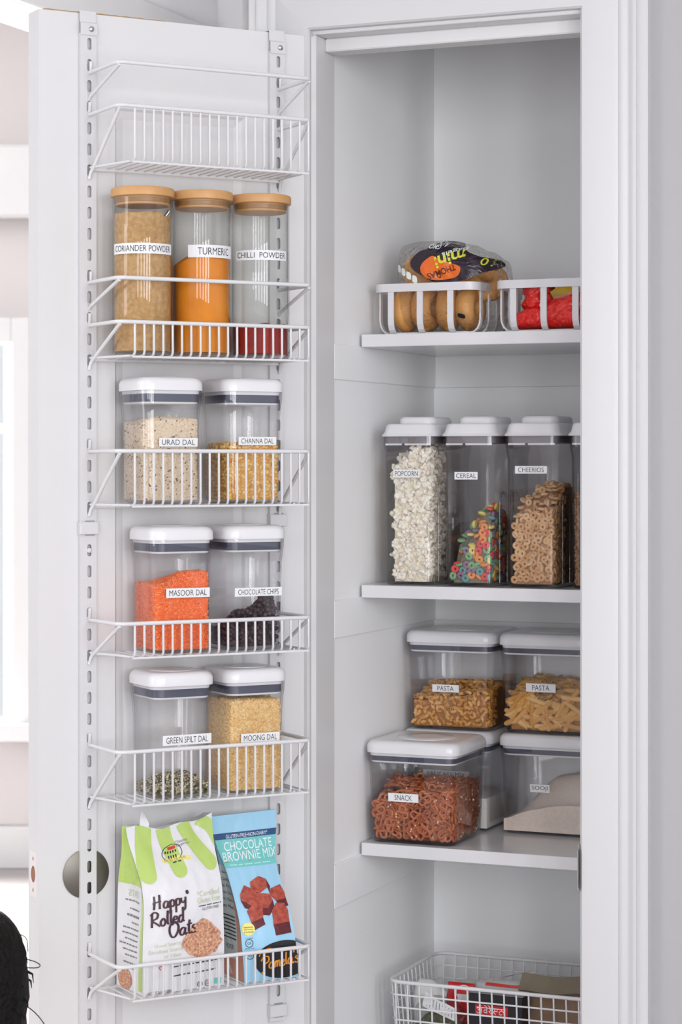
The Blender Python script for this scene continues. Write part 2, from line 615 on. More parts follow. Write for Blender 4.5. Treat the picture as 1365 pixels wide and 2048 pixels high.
def pieces(name, label, cat, group, frame, meshes, pts, face_bias=0.6, axis=(0, 0, 1), pick=None, box=None):
    """countable pieces of food, each an object of its own"""
    ax = Vector(axis)
    for i, (x, y, z, nrm) in enumerate(pts):
        k = pick(i) if pick else random.randrange(len(meshes))
        o = bpy.data.objects.new(name, meshes[k])
        C.objects.link(o)
        if random.random() < face_bias:
            q = ax.rotation_difference(Vector(nrm)) @ Quaternion(ax, random.uniform(0, 2 * PI))
            q = Quaternion(Vector((random.gauss(0, 1), random.gauss(0, 1), random.gauss(0, 1))).normalized(), random.uniform(0, 0.5)) @ q
        else:
            q = Quaternion((random.gauss(0, 1), random.gauss(0, 1), random.gauss(0, 1), random.gauss(0, 1))).normalized()
        if box:
            x, y, z = keep_in(meshes[k], q.to_matrix(), (x, y, z), box)
        o.matrix_world = frame @ Matrix.Translation((x, y, z)) @ q.to_matrix().to_4x4()
        tag(o, label if isinstance(label, str) else label[k], cat, group)

# ================================================================== the setting


def struct(o, label=None):
    return tag(o, label, None, None, 'structure')


def prism(poly, a0, a1, axis):
    """extrude a 2D outline; axis 'y': outline in (x, z); axis 'x': outline in (y, z)"""
    n = len(poly)
    mb = MB()
    if axis == 'y':
        vs = [(p, a0, q) for p, q in poly] + [(p, a1, q) for p, q in poly]
    elif axis == 'x':
        vs = [(a0, p, q) for p, q in poly] + [(a1, p, q) for p, q in poly]
    else:
        vs = [(p, q, a0) for p, q in poly] + [(p, q, a1) for p, q in poly]
    fs = [tuple(range(n)), tuple(reversed(range(n, 2 * n)))] + [(i, n + i, n + (i + 1) % n, (i + 1) % n) for i in range(n)]
    mb.add(vs, fs)
    return mb


struct(MB().box(-6, 6, -5, 9, -0.05, 0).build('floor', M['floor']), 'pale floor of the room')
struct(MB().box(-6, 6, -5, 9, 3.0, 3.05).build('ceiling', M['ceiling']), 'white ceiling of the room')
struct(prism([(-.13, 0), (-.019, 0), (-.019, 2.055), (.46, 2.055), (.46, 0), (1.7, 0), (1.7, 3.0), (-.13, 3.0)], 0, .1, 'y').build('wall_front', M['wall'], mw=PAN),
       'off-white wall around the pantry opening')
struct(MB().box(-.13, -.005, .078, .62, 0, 2.5).build('wall_left', M['pantry_wall'], mw=PAN), 'white side wall inside the pantry')
struct(MB().box(-.13, .72, .56, .62, 0, 2.5).build('wall_back', M['pantry_wall'], mw=PAN), 'white back wall inside the pantry')
struct(MB().box(.63, .72, .1, .56, 0, 2.5).build('wall_right', M['pantry_wall'], mw=PAN), 'white side wall of the pantry hidden behind the casing')
struct(MB().box(-.13, .72, .1, .62, 2.45, 2.5).build('ceiling', M['pantry_wall'], mw=PAN), 'white ceiling inside the pantry')
# hall beside the pantry, seen above and beside the open door
struct(prism([(-1.3, 2.09), (.45, 2.09), (.45, 0), (.6, 0), (.6, 3.0), (-1.3, 3.0)], -.56, -.45, 'x').build('wall_side', M['ceiling'], mw=PAN),
       'off-white wall over the wide opening to the bright room')
struct(MB().box(-.45, -.13, .57, .64, 0, 3.0).build('wall_hall', M['ceiling'], mw=PAN), 'off-white wall strip behind the open door')
struct(MB().box(-.45, -.434, -1.3, .57, 2.09, 2.172, .003).build('trim_1', M['paint'], mw=PAN), 'white head casing over the opening to the bright room')
struct(MB().box(-.45, -.434, .36, .45, 0, 2.09, .003).build('trim_2', M['paint'], mw=PAN), 'white side casing of the opening to the bright room')

# casing of the pantry opening: profile (distance from the opening, proud of the wall)
PROF = [(0, .0), (0, .013), (.003, .0165), (.052, .018), (.056, .0165), (.059, .015), (.062, .0175), (.066, .0195), (.070, .019), (.074, .0165), (.078, .0175),
        (.083, .0225), (.087, .024), (.0895, .0235), (.0895, .0185), (.104, .0185), (.106, .017), (.106, 0)]
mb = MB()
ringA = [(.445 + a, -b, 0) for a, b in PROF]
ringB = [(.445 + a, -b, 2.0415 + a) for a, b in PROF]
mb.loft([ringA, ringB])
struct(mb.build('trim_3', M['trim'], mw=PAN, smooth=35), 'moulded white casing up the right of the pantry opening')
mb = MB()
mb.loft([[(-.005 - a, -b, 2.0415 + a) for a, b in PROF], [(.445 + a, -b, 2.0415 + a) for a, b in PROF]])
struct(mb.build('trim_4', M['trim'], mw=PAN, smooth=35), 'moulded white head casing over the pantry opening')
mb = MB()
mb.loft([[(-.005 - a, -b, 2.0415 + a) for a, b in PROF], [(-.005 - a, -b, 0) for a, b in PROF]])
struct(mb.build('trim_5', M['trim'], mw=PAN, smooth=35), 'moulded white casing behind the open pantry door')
# jambs
struct(MB().box(-.019, 0, 0, .078, 0, 2.036, .0015).build('trim_6', M['paint'], mw=PAN), 'white hinge-side jamb of the pantry opening')
struct(MB().box(.44, .46, 0, .1, 0, 2.036, .0015).build('trim_7', M['paint'], mw=PAN), 'white latch-side jamb of the pantry opening')
jh = struct(MB().box(-.019, .46, 0, .1, 2.036, 2.055, .0015).build('trim_8', M['paint'], mw=PAN), 'white head jamb of the pantry opening')
MB().box(.0, .44, .036, .078, 2.014, 2.036, .002).build('stop_strip', M['paint'], jh)
# shelf cleats on the pantry walls
k = 9
for zt, zb, nm in ((1.545, 1.4865, 'top'), (1.124, 1.062, 'middle'), (.691, .619, 'lowest')):
    struct(MB().box(-.005, -.0003, .0785, .56, zb, zt, .0008).build('trim_%d' % k, M['pantry_wall'], mw=PAN), 'white cleat on the pantry side wall under the %s shelf' % nm)
    struct(MB().box(-.0003, .63, .553, .56, zb, zt, .001).build('trim_%d' % (k + 1), M['pantry_wall'], mw=PAN), 'white cleat on the pantry back wall under the %s shelf' % nm)
    k += 2
for zt, lab in ((1.565, 'top white pantry shelf carrying the two slatted bins'), (1.144, 'middle white pantry shelf under the tall cereal dispensers'),
                (.711, 'lower white pantry shelf under the stacked canisters'), (.345, 'lowest white pantry shelf under the wire grid basket')):
    tag(MB().box(.0015, .628, .19, .549, zt - .021, zt, .0008).build('shelf', M['melamine'], mw=PAN), lab, 'shelf', 'pantry shelves')
# strike plate on the latch-side jamb
t = thing('strike_plate', 'thin metal strike plate lip at the edge of the right door casing', 'plate', PAN, (.44, 0, .731))
MB().box(-.0012, .0, -.004, .03, -.036, .036).build('plate', M['steel'], t)
mb = MB()
mb.loft([[(-.0012, -.004, z), (.0, -.004, z), (.0035, -.0215, z), (.0022, -.0225, z)] for z in (-.03, .03)])
mb.build('lip', M['steel'], t)

# far room seen past the door edge
FX0, FX1 = -2.15, -1.092
wl = MB()
for a in (((-5, 0), (3, 0), (3, .49), (-5, .49)), ((-5, .49), (FX0, .49), (FX0, 1.75), (-5, 1.75)), ((FX1, .49), (3, .49), (3, 1.75), (FX1, 1.75)), ((-5, 1.75), (3, 1.75), (3, 3.0), (-5, 3.0))):
    wl.add([(p, 7.5, q) for p, q in a], [(0, 1, 2, 3)])
struct(wl.build('wall_far', mat('far_wall_paint', (206, 200, 199), .8)), 'pale far wall of the bright room')
w = struct(MB().box(FX1, FX1 + .062, 7.44, 7.52, .43, 1.83, .004).build('window_1', M['paint']), 'white framed window in the bright far room')
MB().box(FX0 - .06, FX1, 7.44, 7.52, 1.745, 1.83, .004).build('window_head', M['paint'], w)
MB().box(FX0 - .06, FX0, 7.44, 7.52, .43, 1.745, .004).build('window_side', M['paint'], w)
MB().box(FX0 - .06, FX1 + .08, 7.40, 7.52, .43, .49, .004).build('window_sill', M['paint'], w)
MB().box(FX0, FX1, 7.48, 7.51, 1.45, 1.478, .002).build('meeting_rail', mat('warm_rail', (208, 190, 176), .6), w)
MB().box(FX1 - .028, FX1, 7.47, 7.51, .49, 1.745, .002).build('sash', M['paint'], w)
MB().box(FX0, FX1, 7.506, 7.510, .49, 1.745).build('pane', M['glass'], w)
struct(MB().box(-5, 3, 7.42, 7.5, 2.16, 2.4, .01).build('trim_20', M['paint']), 'white crown board along the far wall')
struct(MB().box(-5, 3, 7.47, 7.5, 0, .14, .004).build('baseboard_far', M['paint']), 'white baseboard of the far room')

# ================================================================== the open door and its rack
L0, L1 = -.0785, .392
door = bpy.data.objects.new('door_1', None)
C.objects.link(door)
door.matrix_world = DOOR
struct(door, 'white panelled pantry door standing open with a wire rack on its face')
px0, px1, pz0, pz1 = .0451, .2662, .24, 1.893
mb = MB()
o4 = [(L0, .012), (L1, .012), (L1, 2.032), (L0, 2.032)]
i4 = [(px0, pz0), (px1, pz0), (px1, pz1), (px0, pz1)]
j4 = [(px0 + .004, pz0 + .004), (px1 - .004, pz0 + .004), (px1 - .004, pz1 - .004), (px0 + .004, pz1 - .004)]
h4 = [(px0 + .016, pz0 + .016), (px1 - .016, pz0 + .016), (px1 - .016, pz1 - .016), (px0 + .016, pz1 - .016)]
vs = [(a, 0, b) for a, b in o4] + [(a, 0, b) for a, b in i4] + [(a, .004, b) for a, b in j4] + [(a, .008, b) for a, b in h4] + [(a, .043, b) for a, b in o4]
fs = []
for r in range(3):
    for i in range(4):
        j = (i + 1) % 4
        fs.append((r * 4 + i, r * 4 + j, r * 4 + 4 + j, r * 4 + 4 + i))
fs += [(12, 13, 14, 15), (19, 18, 17, 16)] + [(i, 16 + i, 16 + (i + 1) % 4, (i + 1) % 4) for i in range(4)]
mb.add(vs, fs)
mb.build('door_slab', M['paint'], door)
mb = MB()
n = 24
lo = [(-.070 + .2 * i / n, 2.032, 2.0325 + .004 * (.35 + .65 * abs(mnoise.noise((i * .4, 1, 2)))) * (1 - .5 * i / n)) for i in range(n + 1)]
mb.loft([[(x, .001, a), (x, .02, a), (x, .02, b), (x, .001, b)] for x, a, b in lo])
mb.build('unpainted_top_edge', M['raw_wood'], door)
# cover disc over the knob bore
t = MB()
prof = [(0, 0), (.036, 0), (.0372, -.0008), (.0375, -.002), (.0365, -.0026), (.0, -.0026)]
rings = [[(r * math.cos(2 * PI * q / 48), y, r * math.sin(2 * PI * q / 48)) for q in range(48)] for r, y in prof[1:]]
t.loft(rings)
d = t.build('bore_cover_plate', M['nickel'], door, smooth=40)
d.location = (-.003, 0, .7257)
d['label'] = 'round satin metal plate over the knob hole'
# latch on the door edge
lp = MB().box(L0 - .0008, L0, .008, .035, .694, .7615).build('latch_plate', mat('painted_latch', (226, 220, 218), .35), door)
mb = MB()
mb.loft([[(L0 - .0009 + xx, .0215 + r * math.cos(2 * PI * q / 20), .728 + r * 1.5 * math.sin(2 * PI * q / 20)) for q in range(20)] for r, xx in ((.0085, 0), (.0075, -.0006), (.006, .001))])
mb.build('latch_hole', M['latch_wood'], lp)
for z in (.704, .7515):
    MB().lathe([(0, 0), (.003, 0), (.0028, .0006), (0, .0008)], 12).build('screw', M['brass'], lp).matrix_local = Matrix.Translation((L0 - .0008, .0215, z)) @ Matrix.Rotation(-PI / 2, 4, 'Y')
for z in (1.741, 1.02, .25):
    hg = MB().lathe([(0, -.045), (.0052, -.045), (.0056, -.043), (.0056, .043), (.0052, .045), (0, .047)], 14).build('hinge', M['rack'], door, smooth=40)
    hg.location = (.3985, .016, z)
    MB().box(-.004, -.0005, 0, .03, -.044, .044).build('leaf', M['nickel'], hg)

# the rack that hangs over the door top
rack = thing('door_rack', 'white slotted steel uprights hung over the top of the open door', 'rack', DOOR, (0, 0, 0))
SLOT0 = 1.7289


def upright(x0, name):
    mb = MB()
    wl_, wr = -.0135, .0105
    yf = -.0078
    zs = [SLOT0 + .032 * i for i in range(-39, 9)]
    m = 16
    for zc in zs:
        inner, outer, back = [], [], []
        for i in range(m):
            a = 2 * PI * i / m
            cx, cz = math.cos(a), math.sin(a)
            # stadium slot 7 x 18 mm
            ix = .0035 * cx
            iz = .0056 * max(-1, min(1, cz * 4)) + .0035 * cz
            ax = max(abs(cx) / 1.0, abs(cz) / 1.0)
            ox, oz = cx / ax, cz / ax
            outer.append((x0 + (ox * wr if ox > 0 else -ox * wl_), yf, zc + oz * .016))
            inner.append((x0 + ix, yf, zc + iz))
            back.append((x0 + ix, yf + .0016, zc + iz))
        vs = outer + inner + back
        fs = [(i, (i + 1) % m, m + (i + 1) % m, m + i) for i in range(m)] + [(m + i, m + (i + 1) % m, 2 * m + (i + 1) % m, 2 * m + i) for i in range(m)]
        mb.add(vs, fs)
    zb, zt = zs[0] - .016, zs[-1] + .016
    for a, b in ((wl_ - .0012, wl_), (wr, wr + .0012)):
        mb.box(x0 + a, x0 + b, yf, -.0004, zb, zt)
    mb.box(x0 + wl_, x0 + wr, yf, -.0004, zt, zt + .0005)
    return mb.build(name, M['rack'], rack)


for x0 in (0.0, .3215):
    upright(x0, 'upright')
    mb = MB()   # hook plate over the door top
    mb.loft([[(x0 - .0145, y, z), (x0 + .012, y, z), (x0 + .012, y + a, z + b), (x0 - .0145, y + a, z + b)] for y, z, a, b in
             ((-.0081, 1.998, -.0016, 0), (-.0081, 2.016, -.0016, 0), (-.0035, 2.0185, -.0016, .0), (-.0035, 2.0335, -.0016, .0014), (.0445, 2.0335, .0014, .0014), (.0445, 2.01, .0016, 0))])
    hk = mb.build('over_door_hook', M['rack'], rack)
    s = MB().lathe([(0, 0), (.0045, 0), (.0045, .0012), (.0035, .0026), (0, .003)], 16).build('screw', M['steel'], hk, smooth=50)
    s.matrix_local = Matrix.Translation((x0 + .0025, -.0097, 2.0072)) @ Matrix.Rotation(PI / 2, 4, 'X')
for x0, zc in ((0, 1.2505), (.3215, 1.2585), (.3215, .4822)):
    mb = MB().box(x0 - .0165, x0 + .0135, -.0133, -.0103, -.0095 + zc, .0095 + zc, .001)
    mb.box(x0 - .0165, x0 - .0150, -.0118, -.0005, zc - .0095, zc + .0095)
    mb.box(x0 + .0120, x0 + .0135, -.0118, -.0005, zc - .0095, zc + .0095)
    c = mb.build('joining_clip', M['rack'], rack)
    MB().box(x0 - .007, x0 + .008, -.0090, -.0079, zc - .0115, zc + .0115).build('clip_tongue', mat('clip_grey', (150, 150, 154), .5), c)
s = MB().lathe([(0, 0), (.004, 0), (.004, .0012), (.003, .0022), (0, .0026)], 16).build('screw', M['rack'], rack, smooth=50)
s.matrix_local = Matrix.Translation((0, -.0079, 1.2166)) @ Matrix.Rotation(PI / 2, 4, 'X')

BX, BY = .161, -.06          # origin of a basket on the door
_up = {}


def door_basket(zf, h, label):
    t = thing('wire_door_basket', label, 'basket', DOOR, (BX, BY, zf), 0, 'wire baskets on the pantry door')
    q = lambda s, d, z: (s - BX, -d - BY, z)
    R = .0031
    rail = []
    for c0, c1, a0 in ((.012, .108, PI), (.310, .108, PI / 2)):
        for i in range(5):
            a = a0 - PI / 2 * i / 4
            rail.append((c0 + .012 * math.cos(a), c1 + .012 * math.sin(a)))
    pts = [q(0, .008, h)] + [q(a, b, h) for a, b in rail] + [q(.322, .008, h)]
    tr = MB().tube(pts, R, 8).build('top_rail', M['wire'], t, smooth=60)
    for s_, sg in ((0, 1), (.322, -1)):
        hk = MB().tube([q(s_, .008, h), q(s_ - sg * .0015, .004, h + .002), q(s_ - sg * .002, .0135, h + .004), q(s_ - sg * .002, .0145, h + .018)], .0024, 6)
        hk.build('hook', M['wire'], tr, smooth=60)
        MB().tube([q(s_ + sg * .004, .117, h - .003), q(s_ + sg * .0015, .02, -.002), q(s_, .0135, -.008), q(s_ - sg * .001, .010, -.0175)], .0028, 8).build('brace', M['wire'], t, smooth=60)
        MB().tube([q(s_, .012, 0), q(s_ + sg * .024, .108, 0)], .0018, 6).build('side_wire', M['wire'], t, smooth=60)
    MB().tube([q(0, .0135, -.003), q(.322, .0135, -.003)], .0024, 6).build('rear_wire', M['wire'], t, smooth=60)
    MB().tube([q(.024, .1175, h * .0 - .0018), q(.318, .1175, -.0018)], .0018, 6).build('front_wire', M['wire'], t, smooth=60)
    if h not in _up:
        w_ = MB().tube([(0, -.119 - BY, h), (0, -.1195 - BY, .006), (0, -.117 - BY, .0018), (0, -.112 - BY, .0), (0, -.0135 - BY, 0)], .0018, 6)
        _up[h] = w_.mesh('wire', M['wire'], 60)
    for i in range(20):
        o = bpy.data.objects.new('wire', _up[h])
        C.objects.link(o)
        o.parent = t
        o.location = (.027 + i * .01526 - BX, 0, 0)
    return t


ZF = {'0': 1.797, '1': 1.5085, '2': 1.2865, '3': 1.062, '4': .8435, '5': .5545}
door_basket(ZF['0'], .0805, 'empty white wire basket highest on the door')
door_basket(ZF['1'], .0495, 'shallow white wire basket holding the three glass spice jars')
door_basket(ZF['2'], .0805, 'deep white wire basket holding the urad and channa dal canisters')
door_basket(ZF['3'], .0495, 'shallow white wire basket holding the orange masoor dal canister')
door_basket(ZF['4'], .0785, 'deep white wire basket holding the green split and moong dal canisters')
door_basket(ZF['5'], .0505, 'shallow white wire basket holding the oats bag and brownie mix')


def guard(z, label):
    t = thing('wire_guard_rail', label, 'rail', DOOR, (BX, BY, z), 0, 'wire guard rails on the pantry door')
    q = lambda s, d, zz: (s - BX, -d - BY, zz)
    rail = []
    for c0, c1, a0 in ((.012, .108, PI), (.310, .108, PI / 2)):
        for i in range(5):
            a = a0 - PI / 2 * i / 4
            rail.append((c0 + .012 * math.cos(a), c1 + .012 * math.sin(a)))
    MB().tube([q(0, .008, 0)] + [q(a, b, 0) for a, b in rail] + [q(.322, .008, 0)], .0031, 8).build('front_rail', M['wire'], t, smooth=60)
    for s_, sg in ((0, 1), (.322, -1)):
        MB().tube([q(s_ + sg * .003, .117, -.003), q(s_, .0135, -.036), q(s_, .008, -.040)], .0028, 8).build('brace', M['wire'], t, smooth=60)
        MB().tube([q(s_, .010, 0), q(s_, .0145, .003), q(s_, .0145, .016)], .0024, 6).build('hook', M['wire'], t, smooth=60)


guard(1.941, 'white wire guard rail above the empty top basket')
guard(1.623, 'white wire guard rail across the middle of the spice jars')

# ================================================================== canisters


def label_on(parent, text, cx, cz, w, h, fn, tw=None, tx=0.0, rot=0.0, th=.62, ink=None):
    """printed sticker: fn(x, z, out) -> point on the surface, 'out' metres proud"""
    mb = MB()
    n = 12
    c, s_ = math.cos(rot), math.sin(rot)

    def at(a, b, o):
        return fn(cx + a * c - b * s_, cz + a * s_ + b * c, o)
    grid = [[at(-w / 2 + w * i / n, b, o) for i in range(n + 1)] for o, b in ((.0002, -h / 2), (.0006, -h / 2), (.0006, h / 2), (.0002, h / 2))]
    mb.loft([list(x) for x in zip(*grid)])
    l = mb.build('label', M['sticker'], parent)
    t = MB()
    text_on(t, text, tw or w * .86, h * th, lambda a, b: at(a + tx, b, .0008))
    t.build('lettering', ink or M['ink'], l)
    return l


def canister(frame, x, y, z, W, Dp, H, label, text=None, lab=None, tilt=0.0, group='push-top canisters', rz=0.0, tw=None):
    sh = .0120 if W < .12 else .0085
    t = thing('storage_canister', label, 'canister', frame, (x, y, z), rz, group)
    K = 5
    sizes = [(.0, -.030, .010), (.0012, -.022, .013), (.006, -.0155, .016), (.016, -.014, .017), (H - .058, -.0085, .018), (H - .046, -.0062, .019), (H - .034, -.0030, .020), (H - .0205, -.0022, .020)]
    rings = [rring(W + e, Dp + e, r, zz, K) for zz, e, r in sizes]
    inner = [rring(W + e - .005, Dp + e - .005, max(r - .0025, .004), max(zz, .0045), K) for zz, e, r in reversed(sizes[2:])]
    MB().loft(rings + inner).build('body', M['acrylic'], t, smooth=50)
    lid = MB().loft([rring(W, Dp, .021, H - .0205, K), rring(W + .0004, Dp + .0004, .021, H - .0195, K), rring(W, Dp, .021, H - .009, K), rring(W - .003, Dp - .003, .021, H - .005, K),
                     rring(W - .009, Dp - .009, .020, H - .0018, K), rring(W - .016, Dp - .016, .018, H - .0004, K), rring(W - .03, Dp - .03, .014, H, K)]).build('lid', M['lid'], t, smooth=60)
    rb = min(W, Dp) * .30
    MB().lathe([(rb + .0014, H - .0006), (rb + .0012, H + .0006), (rb, H + .0007), (rb - .0006, H + .0003), (rb - .0015, H + .0009), (rb * .5, H + .0012), (0, H + .0012)], 40).build('push_button', M['lid'], lid, smooth=50)
    MB().loft([rring(W - .012, Dp - .012, .016, H - .0255 - sh, K), rring(W - .012, Dp - .012, .016, H - .0255, K)]).build('seal', M['gasket'], t, smooth=50)
    MB().loft([rring(W - .010, Dp - .010, .016, H - .0255, K), rring(W - .009, Dp - .009, .016, H - .0206, K)]).build('lid_skirt', M['lid'], t, smooth=50)
    MB().loft([rring(W - .016, Dp - .016, .015, H - .0288 - sh, K), rring(W - .0135, Dp - .0135, .016, H - .0275 - sh, K), rring(W - .0135, Dp - .0135, .016, H - .0257 - sh, K)]).build('lid_base', M['lid'], t, smooth=50)
    if text:
        cx, cz, w, h = lab
        fn = lambda a, b, o: (a, -(Dp - .014 + .0055 * (b - .016) / (H - .082)) / 2 - o, b)
        label_on(t, text, cx - x, cz - z, w, h, fn, rot=tilt, tw=tw)
    return t


def slope(*c):
    """height field through bumps: c = (x, y, z, weight radius) samples, inverse-distance mixed"""
    def f(x, y):
        a = b = 0
        for px, py, pz, r in c:
            w = 1 / (((x - px) ** 2 + (y - py) ** 2) / r ** 2 + .05) ** 2
            a += w * pz
            b += w
        return a / b + .0016 * mnoise.noise((x * 70, y * 70, 3.3))
    return f


DY = -.061
CW, CH = .106, .190
bases = {k: ZF[k] + .002 for k in ZF}
specs = [
    ('urad', .094, '2', 'white-lidded canister of speckled cream urad dal', 'URAD DAL', (.102, 1.3803, .0632, .0128)),
    ('channa', .231, '2', 'white-lidded canister half full of yellow channa dal', 'CHANNA DAL', (.2342, 1.3828, .0640, .0125)),
    ('masoor', .112, '3', 'white-lidded canister of bright orange masoor dal', 'MASOOR DAL', (.1178, 1.1544, .0718, .0142)),
    ('choc', .234, '3', 'white-lidded canister with a little heap of chocolate chips', 'CHOCOLATE CHIPS', (.2360, 1.1526, .0800, .0130)),
    ('green', .1115, '4', 'nearly empty white-lidded canister of green split dal', 'GREEN SPILT DAL', (.1165, .9340, .0800, .0150)),
    ('moong', .235, '4', 'white-lidded canister full of golden moong dal', 'MOONG DAL', (.2393, .9300, .0656, .0138)),
]
for key, x, row, lab, txt, lb in specs:
    canister(DOOR, x, DY, bases[row], CW, CW, CH, lab, txt, lb, group='push-top canisters on the pantry door')

hw = .0425
gm = tone_mat('urad_dal', [(0, (226, 206, 180)), (.55, (236, 220, 198)), (.93, (214, 186, 150)), (.97, (130, 116, 92)), (1, (70, 64, 50))], .6)
b = bases['2'] + .005
grain_heap('urad_dal', 'speckled cream urad dal filling its canister', DOOR, .094 - hw, .094 + hw, DY - hw, DY + hw, b, slope((.094, DY, b + .125, .05), (.06, DY, b + .112, .04), (.094, DY - .05, b + .121, .05)), (.0014, .0014, .0021), .0026, gm, core_tone=.3)
gm = tone_mat('channa_dal', [(0, (222, 164, 78)), (.4, (238, 192, 106)), (.75, (246, 216, 148)), (1, (206, 138, 58))], .5)
grain_heap('channa_dal', 'yellow channa dal half filling its canister', DOOR, .231 - hw, .231 + hw, DY - hw, DY + hw, b, slope((.231, DY, b + .086, .05), (.19, DY - .03, b + .080, .05)), (.0026, .0039, .0039), .0060, gm, core_tone=.1)
gm = tone_mat('masoor_dal', [(0, (240, 112, 56)), (.5, (250, 134, 74)), (.8, (252, 158, 104)), (1, (228, 92, 40))], .55)
b = bases['3'] + .005
grain_heap('masoor_dal', 'bright orange masoor dal filling half its canister', DOOR, .112 - hw, .112 + hw, DY - hw, DY + hw, b, slope((.14, DY - .02, b + .116, .04), (.08, DY, b + .098, .04), (.07, DY - .04, b + .094, .03)), (.0012, .0022, .0022), .0033, gm, core_tone=.1)
gm = tone_mat('green_split_dal', [(0, (70, 66, 44)), (.35, (110, 104, 66)), (.6, (196, 184, 150)), (.85, (224, 212, 184)), (1, (54, 46, 34))], .55)
b = bases['4'] + .005
grain_heap('green_split_dal', 'thin layer of mottled green split dal in its canister', DOOR, .1115 - hw, .1115 + hw, DY - hw, DY + hw, b, slope((.13, DY, b + .024, .03), (.08, DY, b + .007, .02), (.15, DY - .04, b + .016, .03), (.09, DY - .04, b + .012, .02)), (.0013, .0023, .0023), .0033, gm, core_tone=.2)
gm = tone_mat('moong_dal', [(0, (222, 178, 112)), (.5, (236, 202, 142)), (.8, (244, 220, 172)), (1, (206, 158, 92))], .55)
grain_heap('moong_dal', 'golden moong dal filling its canister', DOOR, .235 - hw, .235 + hw, DY - hw, DY + hw, b, slope((.235, DY, b + .136, .05)), (.0012, .0020, .0020), .0030, gm, core_tone=.3)

# chocolate chips: each a drop with a pulled tip
mb = MB()
mb.lathe([(0, -.0026), (.0030, -.0024), (.0041, -.0010), (.0040, .0006), (.0030, .0022), (.0015, .0036), (.0005, .0044), (0, .0047)], 10)
chip = mb.mesh('chocolate_chip', tone_mat('dark_chocolate', [(0, (54, 38, 42)), (.5, (70, 52, 56)), (1, (92, 70, 74))], .42, 'object'), 80)
b = bases['3'] + .005
top = slope((.272, DY - .01, b + .076, .025), (.20, DY - .03, b + .026, .03), (.235, DY, b + .052, .03), (.195, DY + .03, b + .026, .03))
tag(heap_core(.234 - hw, .234 + hw, DY - hw, DY + hw, b, top, .0065).build('chocolate_chips', mat('chocolate_heap', (54, 38, 42), .6, bump=(260, .6, .003)), mw=DOOR), 'inner heap of dark chocolate chips', 'food', None, 'stuff')
pieces('chocolate_chip', 'small dark chocolate chip in the heap behind its label', 'chocolate chip', 'chocolate chips in their canister', DOOR, [chip],
       heap_points(.234 - hw, .234 + hw, DY - hw, DY + hw, b, top, .0076, ('front', 'left', 'top'), .0042), .3, box=((.234 - hw, .234 + hw), (DY - hw, DY + hw), (b, None)))

# ------------------------------------------------------------------ glass spice jars
JR = .0455


def powder(name, label, x, y, z, top, m):
    mb = MB()
    n, R = 44, .0428
    rings = [[(R * .99 * math.cos(2 * PI * k / n), R * .99 * math.sin(2 * PI * k / n), .0) for k in range(n)]]
    for fr in (1.0, .985, .94, .86, .75, .62, .48, .34, .2, .08):
        ring = []
        for k in range(n):
            px, py = R * fr * math.cos(2 * PI * k / n), R * fr * math.sin(2 * PI * k / n)
            ring.append((px, py, top(px, py) - (.0006 if fr == 1 else 0)))
        rings.append(ring)
    mb.loft(rings)
    o = mb.build(name, m, smooth=50, mw=DOOR @ Matrix.Translation((x, y, z + .0065)))
    return tag(o, label, 'spice', None, 'stuff')


def jar(x, y, z, label, text, ang, arc, zc, lh, tw=None, tx=0.0):
    t = thing('glass_jar', label, 'jar', DOOR, (x, y, z), 0, 'glass spice jars with bamboo lids')
    MB().lathe([(0, .0), (.038, .0), (.0435, .0012), (JR, .004), (JR, .236), (JR - .0006, .2375), (JR - .0016, .2375), (JR - .0022, .236), (JR - .0022, .009), (.040, .006), (0, .006)], 56).build('glass_body', M['glass'], t, smooth=50)
    lid = MB().lathe([(0, .2378), (.0465, .2378), (.048, .2388), (.0482, .2400), (.0482, .2490), (.0474, .2508), (.046, .2514), (0, .2514)], 56).build('bamboo_lid', M['bamboo'], t, smooth=40)
    MB().lathe([(0, .2255), (.0395, .2255), (.0405, .2265), (.0405, .2378), (0, .2378)], 48).build('lid_plug', M['bamboo'], lid, smooth=40)
    MB().lathe([(.0405, .2290), (.0426, .2300), (.0430, .2310), (.0426, .2320), (.0430, .2340), (.0426, .2355), (.0405, .2360)], 48).build('sealing_ring', M['silicone'], lid, smooth=50)
    r = JR
    fn = lambda a, b, o: ((r + o) * math.sin(a / r), -(r + o) * math.cos(a / r), b)
    label_on(t, text, math.radians(ang) * r, zc - z, math.radians(arc) * r, lh, fn, tw=tw and math.radians(tw) * r, tx=math.radians(tx) * r, th=.58)
    return t


JB = ZF['1'] + .002
JX, JY = (.0626, .1605, .2605), -.0655
jar(JX[0], JY, JB, 'glass jar full of brown coriander powder', 'CORIANDER POWDER', -23, 134, 1.6690, .0158, 122)
jar(JX[1], JY, JB, 'glass jar of vivid orange turmeric', 'TURMERIC', 0, 102, 1.6690, .0190, 68, 2)
jar(JX[2], JY, JB, 'glass jar with a little red chilli powder', 'CHILLI  POWDER', -23, 112, 1.6675, .0150, 104)
wob = lambda x, y, a=.0015: a * mnoise.noise((x * 90, y * 90, 1.7)) + a * .6 * mnoise.noise((x * 260, y * 260, 5))
powder('coriander_powder', 'brown coriander powder filling its jar almost to the lid', JX[0], JY, JB, lambda x, y: .2075 + .02 * y - (.005 if x > .012 else 0) + wob(x, y, .003),
       mat('coriander_powder', (178, 134, 82), .9, noise=(150, (214, 172, 118), .45), bump=(420, .7, .003)))
